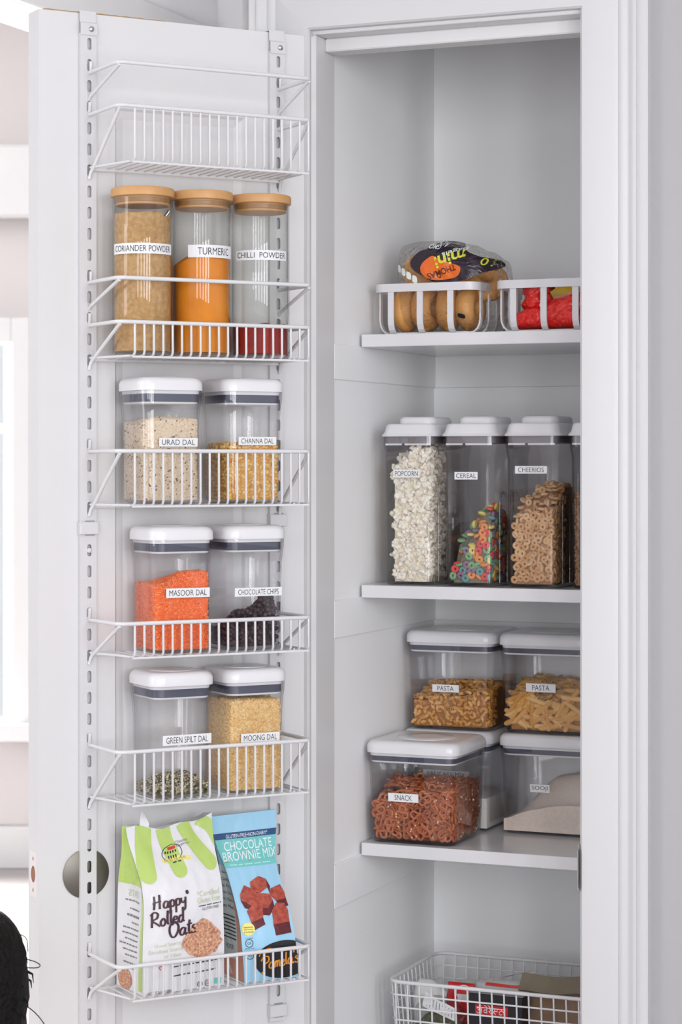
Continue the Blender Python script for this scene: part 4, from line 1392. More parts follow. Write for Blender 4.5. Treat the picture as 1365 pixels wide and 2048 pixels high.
# brownie mix
brown = Bag(.247, lambda v: .0462 - .003 * smooth(.1, .6, v) + .0125 * smooth(.62, .95, v), lambda v: .034 * (1 - smooth(.3, .86, v)) + .0016, .004, lambda v: -.0115 * v, lambda v: .0385 * smooth(.05, .95, v), lambda a: .0015 * a, .0011, 8.1, .006)
t = thing('brownie_mix_bag', 'light blue bag of chocolate brownie mix beside the oats', 'bag', DOOR, (.2600, -.0700, oz), .0)
bag = brown.mesh(60).build('paper', mat('bag_blue', (158, 206, 232), .38, bump=(40, .15, .002)), t, smooth=60)
BF, BF2, BF3 = brown.front(.0005), brown.front(.0009), brown.front(.0013)
XB = lambda px, py: (px - 545) * .00086 + .032 * (1972 - py) / 330. * .9
ZB = lambda py: (1969 - py) * .00075
mb = MB()


def band(mb, pya, pyb, fn, sk=.0, n=14):
    a0, a1 = -1, 1
    vs, fs = [], []
    for i in range(n + 1):
        a = -1 + 2 * i / n
        for k in range(4):
            z = ZB(pya + (pyb - pya) * k / 3) + sk * a
            vs.append(fn(a * brown.hw(z / brown.H) + brown.xc(z / brown.H), z))
    for i in range(n):
        for k in range(3):
            fs.append((i * 4 + k, i * 4 + k + 1, i * 4 + 5 + k, i * 4 + 4 + k))
    mb.add(vs, fs)


band(mb, 1690, 1677, BF)
mb.build('navy_band', M['navy_ink'], bag)
mb = MB()
band(mb, 1746, 1690, BF)
mb.build('teal_panel', M['teal_ink'], bag)
mb = MB()
xm = lambda z: brown.xc(z / .247)
for s_, w_, h_, py, th in (('GLUTEN-FREE\u2022NON-DAIRY*', .072, .0058, 1684, .0), ('CHOCOLATE', .082, .0135, 1704, .0), ('BROWNIE MIX', .092, .0135, 1724, .0)):
    text_on(mb, s_, w_, h_, BF2, thin=th, cx=xm(ZB(py)) + .002, cy=ZB(py), rot=.01)
mb.build('title', M['white_ink'], bag)
mb = MB()
ribbon(mb, [(xm(.18) - .044, ZB(1735)), (xm(.18), ZB(1735)), (xm(.18) + .042, ZB(1735))], .0012, BF2, smooth=False)
mb.build('rule_line', mat('olive_rule', (130, 160, 110), .4), bag)
mb = MB()
dashes_on(mb, .072, .0040, BF2, xm(.175), ZB(1741))
mb.build('tagline', mat('mint_ink', (170, 226, 214), .4), bag)
# picture of brownie squares: top faces and dark cut sides
bt = mat('printed_brownie', (150, 52, 44), .4, noise=(150, (186, 92, 70), .35), bump=(160, .3, .001))
bs = mat('printed_brownie_side', (104, 34, 40), .45, noise=(200, (84, 24, 32), .5))
cubes = [([(-17, 1775), (2, 1765), (16, 1772), (14, 1788), (-4, 1797), (-20, 1790)], 0), ([(-42, 1796), (-30, 1780), (-12, 1790), (-8, 1806), (-28, 1815), (-44, 1808)], 0), ([(20, 1790), (42, 1785), (48, 1800), (46, 1812), (24, 1814), (14, 1802)], 0),
         ([(-30, 1804), (-6, 1796), (14, 1800), (18, 1812), (4, 1826), (-22, 1822), (-34, 1814)], 0), ([(-38, 1828), (-26, 1818), (-6, 1824), (-10, 1842), (-34, 1850)], 0), ([(10, 1832), (22, 1818), (40, 1820), (44, 1834), (42, 1856), (8, 1858)], 0),
         ([(-20, 1790), (-4, 1797), (-2, 1806), (-18, 1800)], 1), ([(14, 1788), (16, 1772), (20, 1786), (16, 1800)], 1), ([(24, 1814), (46, 1812), (50, 1826), (28, 1828)], 1), ([(-22, 1822), (4, 1826), (18, 1812), (18, 1826), (4, 1840), (-18, 1836)], 1),
         ([(-34, 1850), (-10, 1842), (-8, 1856), (-32, 1866)], 1), ([(8, 1858), (42, 1856), (43, 1878), (10, 1880)], 1), ([(-44, 1808), (-28, 1815), (-26, 1828), (-40, 1822)], 1)]
for which, nm, m_ in ((0, 'brownie_picture', bt), (1, 'brownie_picture_shade', bs)):
    mb = MB()
    for poly, k in cubes:
        if k != which:
            continue
        cxp = sum(p[0] for p in poly) / len(poly)
        cyp = sum(p[1] for p in poly) / len(poly)
        q_ = lambda a, c: ((BF2 if which else BF3)(xm(ZB(c)) + (a + 4) * .00086, ZB(c)))
        n_ = len(poly)
        vs = [q_(cxp, cyp)]
        for fr_ in (.5, 1):
            vs += [q_(cxp + (a - cxp) * fr_, cyp + (c - cyp) * fr_) for a, c in poly]
        mb.add(vs, [(0, 1 + i, 1 + (i + 1) % n_) for i in range(n_)] + [(1 + i, 1 + n_ + i, 1 + n_ + (i + 1) % n_, 1 + (i + 1) % n_) for i in range(n_)])
    mb.build(nm, m_, bag)
mb = MB()
disc_on(mb, -.0365, ZB(1862), .0105, .0095, brown.front(.0016), 3, 28)
mb.build('yellow_badge', M['yellow_ink'], bag)
mb = MB()
for s_, dz_ in (('Sweetened', .0030), ('with honey', -.0005), ('& molasses', -.0040)):
    text_on(mb, s_, .015, .0026, brown.front(.0020), cx=-.0365, cy=ZB(1862) + dz_)
for py in (1890, 1914):
    ribbon(mb, [(-.0365 + .0060 * math.cos(k * PI / 8), ZB(py) + .0056 * math.sin(k * PI / 8)) for k in range(17)], .0010, BF2, n=2)
text_on(mb, 'GF', .0062, .0040, BF2, thin=0, cx=-.0365, cy=ZB(1890))
text_on(mb, 'N D', .0062, .0040, BF2, thin=0, cx=-.0365, cy=ZB(1914))
text_on(mb, 'Certified', .012, .0022, BF2, cx=-.0365, cy=ZB(1880))
text_on(mb, 'Gluten Free', .015, .0022, BF2, cx=-.0365, cy=ZB(1900))
mb.build('badge_print', M['ink'], bag)
mb = MB()
disc_on(mb, .0210, ZB(1929), .050, .0285, BF2, 5, 48, x_max=.0455)
mb.build('black_oval', M['black_print'], bag)
mb = MB()
script_on(mb, "Pamela's", .0155, ZB(1932), .0092, .0024, BF3, .10)
ribbon(mb, [(-.022, ZB(1918)), (-.016, ZB(1908)), (-.004, ZB(1904)), (.004, ZB(1908))], .0018, BF3)
mb.build('script_name', M['orange_ink'], bag)
mb = MB()
patch_on(mb, -.5, 1, .006, .17, brown.left(.0005), 6, 12)
mb.build('side_panel', mat('pale_side_print', (206, 214, 212), .4), bag)
mb = MB()
patch_on(mb, -1, -.5, .006, .13, brown.left(.0005), 4, 10)
patch_on(mb, -1, 1, .001, .03, brown.left(.0007), 6, 3)
mb.build('side_stripe', mat('salmon_print', (214, 150, 124), .4), bag)
mb = MB()
for s_, z_, h_ in (('Baking', .158, .0048), ('Cookies', .148, .0048), ('Fig Bars', .138, .0048), ('Crackers, Snack', .128, .0048), ('Bars, Pastas', .118, .0048), ('Pasta Meals', .108, .0048), ('FOOD', .048, .0065)):
    vs_, fs_ = text2d(s_, -.004)
    tw_ = (vs_[:, 0].max() - vs_[:, 0].min())
    L_ = brown.left(.0011)
    sc = min(1.5, .17 * len(s_)) / tw_
    mb.add([L_(.25 - a * sc * 1.0, z_ + c_ * h_) for a, c_ in vs_ * np.array([-1, 1]) * np.array([-1, 1])], [tuple(reversed(f_)) for f_ in fs_])
for k in range(7):
    ribbon(mb, [(-.4, .094 - k * .0055), (.2, .094 - k * .0055), (.8 - .1 * (k % 3), .094 - k * .0055)], .0018, brown.left(.0010), smooth=False)
mb.build('side_print', M['ink'], bag)

# ================================================================== top shelf: slatted bins and what lies in them
TZ = 1.5652


def slat_strip(path, w, th, axis):
    """flat slat following a path in its own plane; axis = direction of its width"""
    rings = []
    ax = Vector(axis)
    P_ = [Vector(p) for p in path]
    for i, p in enumerate(P_):
        tg = (P_[min(i + 1, len(P_) - 1)] - P_[max(i - 1, 0)]).normalized()
        nn = tg.cross(ax).normalized() * th / 2
        rings.append([p - ax * w / 2 - nn, p + ax * w / 2 - nn, p + ax * w / 2 + nn, p - ax * w / 2 + nn])
    return MB().loft(rings)


def slat_bin(x, label):
    W_, D_, H_ = .186, .262, .084
    t = thing('slatted_bin', label, 'bin', PAN, (x, .198 + D_ / 2, TZ), 0, 'white slatted bins')
    o_, i_ = [], []
    for z in (H_ - .0135, H_):
        o_.append(rring(W_, D_, .022, z, 5))
        i_.append(rring(W_ - .007, D_ - .007, .019, z, 5))
    MB().loft([o_[0], o_[1], i_[1], i_[0], o_[0]], False, False).build('rim', M['bin'], t, smooth=40)
    MB().loft([rring(W_ - .036, D_ - .036, .012, .0, 4), rring(W_ - .036, D_ - .036, .012, .003, 4)]).build('base', M['bin'], t)
    prof = [(0, H_ - .008), (0, .024), (.0012, .016), (.005, .008), (.011, .003), (.020, .0015)]
    for sg in (-1, 1):
        for a in (-.060, -.008, .046):
            slat_strip([(a, sg * (D_ / 2 - .0035 - q_), z) for q_, z in prof], .0105, .0028, (1, 0, 0)).build('slat', M['bin'], t)
        for a in (-.098, -.056, -.014, .028, .070, .105):
            slat_strip([(sg * (W_ / 2 - .0035 - q_), a, z) for q_, z in prof], .0095, .0028, (0, 1, 0)).build('slat', M['bin'], t)
    return t


slat_bin(.1105, 'white slatted bin holding the bag of mini bagels')
slat_bin(.3262, 'white slatted bin holding red and yellow packets')

# bagels inside their bag
bgm = mat('bagel_crust', (232, 176, 104), .45, noise=(18, (210, 144, 74), .6), bump=(60, .2, .003))


def bagel_mesh():
    mb = MB()
    rings = []
    for i in range(20):
        a = 2 * PI * i / 20
        ring = []
        for k in range(10):
            q_ = 2 * PI * k / 10
            rr = .0235 + .0165 * math.cos(q_)
            ring.append((rr * math.cos(a), rr * math.sin(a), .0175 * math.sin(q_)))
        rings.append(ring)
    return mb.loft(rings + [rings[0]], False, False)


bg_me = bagel_mesh().mesh('mini_bagel', bgm, 180)
k = 0
for x, y, z, rx, rz, lab in [(.052, .272, 1.6105, PI / 2, PI / 2 + .1, 'tan mini bagel standing on edge at the left of the bin'), (.090, .268, 1.6105, PI / 2, PI / 2 - .12, 'tan mini bagel on edge, second from the left of the bin'),
                             (.129, .270, 1.6105, PI / 2, PI / 2 + .15, 'tan mini bagel on edge, third from the left of the bin'), (.167, .272, 1.6105, PI / 2, PI / 2 - .08, 'tan mini bagel on edge at the right of the bin'),
                             (.080, .285, 1.676, .9, .3, 'brown mini bagel leaning up at the top left of the bag'), (.135, .290, 1.676, .8, -.2, 'mini bagel at the top of the bag behind the dark print'), (.186, .295, 1.656, .9, .5, 'mini bagel high at the right of the bag')]:
    o = bpy.data.objects.new('mini_bagel', bg_me)
    C.objects.link(o)
    o.matrix_world = PAN @ Matrix.Translation((x, y, z)) @ Euler((rx, 0, rz)).to_matrix().to_4x4()
    tag(o, lab, 'bagel', 'mini bagels in the bag')


class Pack:
    """soft packet: half-thickness over an outline between zb(x) and zt(x)"""

    def __init__(self, x0, x1, zb, zt, depth, crumple, seed, yback=.8):
        self.x0, self.x1, self.zb, self.zt, self.d, self.c, self.s, self.yb = x0, x1, zb, zt, depth, crumple, seed, yback

    def pt(self, x, z, side=-1, out=0.0):
        u = max(-1, min(1, 2 * (x - self.x0) / (self.x1 - self.x0) - 1))
        b, t_ = self.zb(x), self.zt(x)
        w = max(-1, min(1, 2 * (z - b) / max(t_ - b, 1e-4) - 1))
        y = self.d * (max(0, 1 - u ** 4) ** .5) * (max(0, 1 - w ** 4) ** .5)
        cr = self.c * (mnoise.noise((x * 28 + self.s, z * 28, side)) + .5 * mnoise.noise((x * 75 + self.s, z * 75, side * 2.0)))
        y *= 1 if side < 0 else self.yb
        return Vector((x, side * (y + cr * min(1, y / max(self.d * .3, 1e-5)) + out), z))

    def mesh(self, nx=26, nz=22):
        mb = MB()
        for side in (-1, 1):
            vs, fs = [], []
            for j in range(nz + 1):
                for i in range(nx + 1):
                    x = self.x0 + (self.x1 - self.x0) * (.5 - .5 * math.cos(PI * i / nx))
                    w = .5 - .5 * math.cos(PI * j / nz)
                    b, t_ = self.zb(x), self.zt(x)
                    vs.append(self.pt(x, b + (t_ - b) * w, side))
            for j in range(nz):
                for i in range(nx):
                    q_ = (j * (nx + 1) + i, j * (nx + 1) + i + 1, (j + 1) * (nx + 1) + i + 1, (j + 1) * (nx + 1) + i)
                    fs.append(q_ if side < 0 else tuple(reversed(q_)))
            mb.add(vs, fs)
        return mb


def interp(tab):
    def f(x):
        if x <= tab[0][0]:
            return tab[0][1]
        for (a, p), (b, q_) in zip(tab, tab[1:]):
            if x <= b:
                return p + (q_ - p) * smooth(a, b, x)
        return tab[-1][1]
    return f


t = thing('bagel_bag', 'clear bag of mini bagels with dark purple and orange print', 'bag', PAN, (0, .288, 0))
bp = Pack(.036, .236, lambda x: 1.5705 + .4 * max(0, abs(x - .115) - .075), interp([(.036, 1.700), (.046, 1.722), (.075, 1.727), (.13, 1.7265), (.165, 1.719), (.20, 1.705), (.225, 1.690), (.236, 1.650)]), .072, .006, 2.2)
bag = bp.mesh(34, 28).build('clear_film', clear_mat('bag_film', tint=(.94, .93, .92), edge=(.8, .78, .76), rough=.03, wrinkle=(75, 1.0, .022)), t, smooth=180)
dk = mat('dark_purple_print', (46, 34, 46), .25, bump=(60, .4, .004))
og = mat('orange_print', (222, 84, 34), .25, noise=(20, (236, 130, 40), .6))
mb = MB()
bf = lambda o: (lambda x, z: bp.pt(x, z, -1, o))
TX = lambda px: .0364 + (px - 775) * .000888
TZp = lambda py: 1.7274 - (py - 478) * .000844


def blob_poly(mb, poly, fn, n=4):
    P_ = cat_rom([(a, b_, 0) for a, b_ in poly], 4, True)
    cx = sum(p.x for p in P_) / len(P_)
    cy = sum(p.y for p in P_) / len(P_)
    m_ = len(P_)
    vs = [fn(TX(cx), TZp(cy))]
    for k_ in range(1, n + 1):
        vs += [fn(TX(cx + (p.x - cx) * k_ / n), TZp(cy + (p.y - cy) * k_ / n)) for p in P_]
    fs = [(0, 1 + i, 1 + (i + 1) % m_) for i in range(m_)]
    for k_ in range(n - 1):
        for i in range(m_):
            j = (i + 1) % m_
            fs.append((1 + k_ * m_ + i, 1 + (k_ + 1) * m_ + i, 1 + (k_ + 1) * m_ + j, 1 + k_ * m_ + j))
    mb.add(vs, fs)


blob_poly(mb, [(822, 522), (836, 505), (852, 500), (870, 486), (895, 482), (918, 492), (932, 508), (960, 520), (985, 524), (990, 540), (965, 552), (948, 560), (930, 566), (880, 570), (850, 556), (826, 540)], bf(.0012), 6)
mb.build('dark_print', dk, bag)
mb = MB()
blob_poly(mb, [(845, 548), (848, 530), (866, 516), (880, 522), (900, 530), (924, 540), (918, 558), (890, 564), (862, 562)], bf(.0022), 4)
mb.build('orange_print', og, bag)
mb = MB()
text_on(mb, 'mini', .052, .020, bf(.0034), thin=.02, rot=PI + .28, cx=TX(902), cy=TZp(522))
text_on(mb, '10', .016, .013, bf(.0030), thin=.01, rot=PI - .1, cx=TX(970), cy=TZp(530))
mb.build('yellow_lettering', mat('lime_print', (214, 216, 62), .35), bag)
mb = MB()
text_on(mb, 'NON', .022, .009, bf(.0034), thin=.02, rot=PI - .5, cx=TX(879), cy=TZp(487))
text_on(mb, 'GMO', .022, .009, bf(.0034), thin=.02, rot=PI - .15, cx=TX(868), cy=TZp(496))
text_on(mb, 'bagels', .040, .009, bf(.0034), thin=.01, rot=PI + .3, cx=TX(908), cy=TZp(506))
mb.build('white_lettering', M['white_ink'], bag)
mb = MB()
for i in range(4):
    a = 788 + i * 13
    blob_poly(mb, [(a, 529 + i * 8), (a + 9, 533 + i * 8), (a + 9, 545 + i * 8), (a, 541 + i * 8)], bf(.0022), 2)
mb.build('white_squares', M['white_ink'], bag)
mb = MB()
text_on(mb, "THOMAS'", .054, .011, bf(.0036), thin=.01, rot=PI + .3, cx=TX(886), cy=TZp(549))
mb.build('dark_lettering', mat('deep_red_print', (92, 22, 26), .4), bag)
mb = MB()
blob_poly(mb, [(918, 631), (930, 634), (929, 641), (917, 638)], bf(.0022), 2)
mb.build('small_flag_mark', M['black_print'], bag)

# red and yellow packets in the second bin
t = thing('red_packet', 'crumpled glossy red packet in the second slatted bin', 'packet', PAN, (0, .262, 0))
rp = Pack(.246, .408, lambda x: 1.5698, interp([(.246, 1.582), (.262, 1.602), (.285, 1.612), (.30, 1.609), (.33, 1.626), (.37, 1.634), (.40, 1.630), (.408, 1.61)]), .040, .007, 5.5)
rm = mat('red_film', (236, 32, 22), .12, coat=.5, bump=(70, 1.0, .012))
rp.mesh(30, 20).build('film', rm, t, smooth=180)
cr = MB()
rings = []
for j in range(7):
    v = j / 6
    r_ = .010 + .010 * v + .004 * math.sin(v * 6)
    rings.append([(.292 + r_ * 1.4 * (1 + .3 * math.sin(3 * a_ + v)) * math.cos(a_), -.022 + r_ * .7 * math.sin(a_), 1.606 + .030 * v + .005 * math.sin(4 * a_)) for a_ in [2 * PI * q_ / 22 for q_ in range(22)]])
cr.loft(rings)
cr.build('gathered_neck', rm, t, smooth=180)
MB().tube([(.308, -.046, 1.606), (.312, -.048, 1.618), (.318, -.046, 1.626)], .0022, 8).build('tie', M['lid'], t, smooth=60)
t = thing('yellow_packet', 'dull yellow packet behind the red one in the second bin', 'packet', PAN, (0, .338, 0))
yp = Pack(.235, .372, lambda x: 1.5698, interp([(.235, 1.595), (.25, 1.625), (.275, 1.648), (.31, 1.652), (.335, 1.648), (.36, 1.628), (.372, 1.60)]), .030, .006, 9.5)
yp.mesh(26, 20).build('film', mat('yellow_film', (222, 186, 44), .3, noise=(30, (204, 158, 30), .5), bump=(50, .5, .006)), t, smooth=180)

# ================================================================== wire grid basket on the lowest shelf
GX0, GX1, GY0, GY1, GZ0, GZ1 = .040, .580, .212, .452, .3475, .4775
t = thing('wire_grid_basket', 'white wire grid basket of packets on the lowest shelf', 'basket', PAN, (.31, .332, GZ0))
gx = lambda x, y, z: (x - .31, y - .332, z - GZ0)
rim = []
for cx, cy, a0 in ((GX1 - .025, GY0 + .025, -PI / 2), (GX1 - .025, GY1 - .025, 0), (GX0 + .025, GY1 - .025, PI / 2), (GX0 + .025, GY0 + .025, PI)):
    for i in range(6):
        a = a0 + PI / 2 * i / 5
        rim.append(gx(cx + .025 * math.cos(a), cy + .025 * math.sin(a), GZ1))
MB().tube(rim, .0033, 8, closed=True).build('rim', M['wire'], t, smooth=60)
tp = .012
nxs = int((GX1 - GX0 - .03) / .0212)
for i in range(nxs + 1):
    x = GX0 + .014 + (GX1 - GX0 - .028) * i / nxs
    MB().tube([gx(x, GY0 + .001, GZ1), gx(x, GY0 + tp, GZ0 + .004), gx(x, GY0 + tp + .006, GZ0 + .001), gx(x, GY1 - tp - .006, GZ0 + .001), gx(x, GY1 - tp, GZ0 + .004), gx(x, GY1 - .001, GZ1)], .00155, 6).build('wire', M['wire'], t, smooth=60)
nys = 11
for i in range(nys + 1):
    y = GY0 + .018 + (GY1 - GY0 - .036) * i / nys
    MB().tube([gx(GX0 + .001, y, GZ1), gx(GX0 + tp, y, GZ0 + .004), gx(GX0 + tp + .006, y, GZ0 + .002), gx(GX1 - tp - .006, y, GZ0 + .002), gx(GX1 - tp, y, GZ0 + .004), gx(GX1 - .001, y, GZ1)], .00155, 6).build('wire', M['wire'], t, smooth=60)
for z in (GZ1 - .0215, GZ1 - .043, GZ1 - .0645, GZ1 - .086, GZ1 - .1075):
    s_ = (GZ1 - z) / (GZ1 - GZ0) * tp - .0012
    MB().tube([gx(*p) for p in ((GX0 + s_ + .012, GY0 + s_, z), (GX1 - s_ - .012, GY0 + s_, z), (GX1 - s_, GY0 + s_ + .012, z), (GX1 - s_, GY1 - s_ - .012, z), (GX1 - s_ - .012, GY1 - s_, z), (GX0 + s_ + .012, GY1 - s_, z), (GX0 + s_, GY1 - s_ - .012, z), (GX0 + s_, GY0 + s_ + .012, z))], .0015, 6, closed=True).build('hoop_wire', M['wire'], t, smooth=60)

fl_ = GZ0 + .0035
# black spice box with a red name panel
t = thing('spice_box', 'black box with a red name panel in the wire grid basket', 'box', PAN, (.2215, .262, fl_), -.03)
MB().box(-.048, .048, -.018, .018, 0, .112, .0015).build('carton', mat('black_carton', (34, 32, 38), .4), t)
MB().box(-.048, .048, -.0175, .0175, .112, .1128).build('carton_top', mat('grey_carton_top', (150, 150, 152), .5), t)
MB().box(-.036, .022, -.0186, -.0181, .078, .0935).build('name_panel', mat('red_panel', (206, 26, 36), .4), t)
dv = MB()
D_ = lambda a, b_: (-.034 + a * .0059, -.0190, .0795 + b_ * .0078)
for st in ([(.1, 1.25), (8.9, 1.25)],                                                     # head line
           [(.2, 1.0), (.7, 1.15), (.9, .85), (.5, .68), (1.0, .6), (1.0, .2), (.5, .02), (.15, .25)], [(1.0, .62), (1.6, .66)], [(1.6, 1.25), (1.6, 0)], [(1.4, 1.62), (1.5, 1.7)],
           [(3.2, 1.25), (3.2, 0)], [(3.2, .75), (2.6, .82), (2.3, .5), (2.6, .22), (3.2, .38)], [(3.2, 1.25), (2.9, 1.6), (2.4, 1.75)],
           [(3.9, 1.25), (4.3, .95), (4.1, .6), (3.8, .62), (4.2, .3), (4.7, 0)], [(4.2, 1.25), (4.0, 1.6), (3.5, 1.8)],
           [(5.2, 1.25), (5.6, .95), (5.4, .6), (5.1, .62), (5.5, .3), (5.9, 0)], [(5.6, .7), (6.3, .7)], [(6.3, 1.25), (6.3, .55)],
           [(7.6, 1.25), (7.6, .95), (7.0, .7), (6.9, .3), (7.3, .05), (7.8, .2)], [(7.6, .95), (8.2, .7), (8.3, .4)]):
    ribbon(dv, st, .17, D_, smooth=len(st) > 2)
dv.build('lettering', M['white_ink'], t)
MB().box(-.042, .0, -.0186, -.0181, .030, .058).build('picture_panel', mat('pale_panel', (206, 190, 190), .5), t)
# grey and silver pouch with red printing, standing behind the box
t = thing('silver_pouch', 'grey pouch with a red stripe behind the black spice box', 'pouch', PAN, (0, .305, 0))
sp = Pack(.165, .268, lambda x: fl_ + .001, interp([(.165, .468), (.19, .473), (.23, .476), (.268, .474)]), .020, .002, 3.1)
pk = sp.mesh(20, 18).build('foil', mat('grey_foil', (186, 188, 186), .3, bump=(40, .3, .004)), t, smooth=180)
mb = MB()
patch_on(mb, .186, .262, .466, .4705, lambda x, z: sp.pt(x, z, -1, .0008), 10, 2)
mb.build('red_stripe', M['red_ink'], pk)
mb = MB()
mb.loft([[(.176 + .078 * v, -.002 + .010 * v, .4715 + .017 * v - .010 * (1 - v) * 0), (.19 + .078 * v, .000 + .012 * v, .4710 + .023 * v), (.19 + .078 * v, .0008 + .012 * v, .4710 + .023 * v), (.176 + .078 * v, -.0012 + .010 * v, .4715 + .017 * v)] for v in (0, .25, .5, .75, 1)])
mb.build('torn_flap', mat('dark_red_foil', (130, 40, 46), .25, noise=(60, (206, 206, 210), .5)), t, smooth=60)
# red packet with white dots
t = thing('red_white_packet', 'small red packet with white printing in the wire grid basket', 'packet', PAN, (0, .296, 0), .0)
rp2 = Pack(.118, .166, lambda x: fl_ + .001, lambda x: .4660, .011, .002, 7.7)
pk = rp2.mesh(16, 16).build('film', mat('red_wrapper', (196, 30, 36), .25, bump=(60, .4, .004)), t, smooth=180)
mb = MB()
ff_ = lambda x, z: rp2.pt(x, z, -1, .0010)
ribbon(mb, [(.149 + .013 * math.cos(k * PI / 8), .452 + .011 * math.sin(k * PI / 8)) for k in range(-2, 11)], .0018, ff_, n=2)
for k in range(5):
    disc_on(mb, .138 + k * .005, .4585 + .0018 * math.sin(k * .8), .0015, .0013, ff_, 1, 8)
patch_on(mb, .139, .162, .436, .449, ff_, 5, 4)
mb.build('white_print', mat('white_foil_print', (214, 208, 210), .25), pk)
# clear packets of dark green leaves and a white one
t = thing('herb_packet', 'clear packet of dark green herbs with a white printed label', 'packet', PAN, (0, .254, 0))
hp_ = Pack(.070, .168, lambda x: fl_ + .001, interp([(.07, .425), (.09, .447), (.12, .452), (.15, .444), (.168, .425)]), .016, .004, 4.4)
hm = tone_mat('dried_herb', [(0, (62, 64, 46)), (.5, (96, 96, 74)), (1, (48, 46, 34))], .7)
pk = hp_.mesh(22, 18).build('film', clear_mat('packet_film', tint=(.86, .87, .86), edge=(.7, .7, .7), rough=.05, wrinkle=(90, .9, .01)), t, smooth=180)
inn = Pack(.074, .164, lambda x: fl_ + .003, interp([(.074, .40), (.1, .421), (.14, .421), (.164, .40)]), .012, .005, 1.4).mesh(22, 16).build('herbs', mat('dark_herbs', (74, 76, 56), .8, noise=(90, (112, 110, 84), .5), bump=(80, 1, .008)), t, smooth=180)
mb = MB()
fh = lambda x, z: hp_.pt(x, z, -1, .0010)
vs = []
patch_on(mb, .092, .150, .424, .446, lambda x, z: fh(x, z - (x - .12) * .35), 10, 6)
lb_ = mb.build('paper_label', M['sticker'], pk)
mb = MB()
for k in range(9):
    xx = .100 + k * .0056
    ribbon(mb, [(xx, .428 - (xx - .12) * .35), (xx + .001, .442 - (xx - .12) * .35)], .0012, lambda x, z: hp_.pt(x, z, -1, .0016), smooth=False)
mb.build('label_print', M['grey_ink'], lb_)
t = thing('white_packet', 'rolled white packet at the left end of the wire grid basket', 'packet', PAN, (0, .300, 0))
Pack(.056, .116, lambda x: fl_ + .001, interp([(.056, .452), (.066, .466), (.085, .465), (.116, .448)]), .020, .004, 6.4).mesh(20, 18).build('film', mat('white_packet_film', (214, 214, 212), .35, bump=(50, .5, .005)), t, smooth=180)
t = thing('jar_packet', 'pale green packet behind the herb packet', 'packet', PAN, (0, .345, 0))
Pack(.10, .19, lambda x: fl_ + .001, interp([(.10, .45), (.14, .462), (.19, .455)]), .016, .003, 2.4).mesh(18, 16).build('film', mat('pale_green_film', (176, 182, 172), .4, bump=(50, .5, .005)), t, smooth=180)
# brown paper bag, folded over at the top
t = thing('paper_bag', 'brown paper bag with a folded top in the wire grid basket', 'bag', PAN, (.335, .325, fl_))
kraft = mat('kraft_paper', (146, 118, 96), .75, noise=(25, (122, 96, 76), .6), bump=(45, .5, .004))
pb = Bag(.118, lambda v: .082 + .004 * v, lambda v: .040 - .012 * smooth(.5, 1, v), .005, lambda v: 0, lambda v: 0, lambda a: .002 * math.sin(4 * a), .003, 3.7, .006)
pb.mesh(18).build('paper_body', kraft, t, smooth=50)
mb = MB()
rings = []
for i in range(13):
    a = -1 + 2 * i / 12
    x = a * .088
    wv = .002 * math.sin(5 * a)
    rings.append([(x, .030, .116), (x, .006, .132 + wv + .004 * a), (x, -.016, .139 + wv + .003 * a), (x, -.040 - .006 * (a + 1), .121 + wv - .004 * (1 - a)), (x, -.038 - .006 * (a + 1), .119 + wv - .004 * (1 - a)), (x, -.014, .136 + wv), (x, .006, .129 + wv), (x, .028, .114)])
mb.loft(rings)
mb.build('folded_top', mat('kraft_paper_fold', (134, 122, 104), .7, bump=(45, .4, .004)), t, smooth=50)

# ================================================================== the child at the edge of the picture
pt = thing('person', 'dark-haired small person in a white top at the lower left corner', 'person', WORLD, (-.505, 3.10, 0), .35)


def skin_body(name, chain, edges, m, parent, sub=2, root=0):
    me = bpy.data.meshes.new(name)
    me.from_pydata([c[:3] for c in chain], edges, [])
    me.materials.append(m)
    o = bpy.data.objects.new(name, me)
    C.objects.link(o)
    o.parent = parent
    md = o.modifiers.new('skin', 'SKIN')
    md.use_smooth_shade = True
    if not me.skin_vertices:
        me.skin_vertices.new()
    for i, c in enumerate(chain):
        r_ = c[3]
        me.skin_vertices[0].data[i].radius = r_ if isinstance(r_, tuple) else (r_, r_)
        me.skin_vertices[0].data[i].use_root = (i == root)
    s = o.modifiers.new('sub', 'SUBSURF')
    s.levels = s.render_levels = sub
    return o


skin_m = mat('skin', (196, 146, 116), .5, bump=(300, .1, .0005))
#        pelvis, belly, chest, neck, head, crown | arms | legs   (the figure faces away from the camera: +y)
body = [(0, 0, .30, .062), (0, .004, .38, .066), (0, 0, .46, .064), (0, 0, .525, .036), (0, .006, .560, .033), (0, .012, .600, .058), (0, .008, .650, .072), (0, .002, .700, .050),
        (.075, 0, .490, .028), (.110, .010, .410, .023), (.105, .060, .345, .018), (.100, .085, .330, .014),
        (-.075, 0, .490, .028), (-.110, .010, .410, .023), (-.105, .060, .345, .018), (-.100, .085, .330, .014),
        (.040, .004, .235, .045), (.044, .008, .145, .034), (.046, 0, .040, .025), (.048, .055, .018, .018),
        (-.040, .004, .235, .045), (-.044, .008, .145, .034), (-.046, 0, .040, .025), (-.048, .055, .018, .018)]
for sg, b0 in ((1, 11), (-1, 15)):
    for k_, (dx, dy, dz) in enumerate(((-.012, .022, -.006), (-.004, .028, -.008), (.004, .028, -.008), (.011, .023, -.008), (-.018, .008, .004))):
        x_, y_, z_, _ = body[b0]
        body.append((x_ + sg * dx, y_ + dy, z_ + dz, .0058))
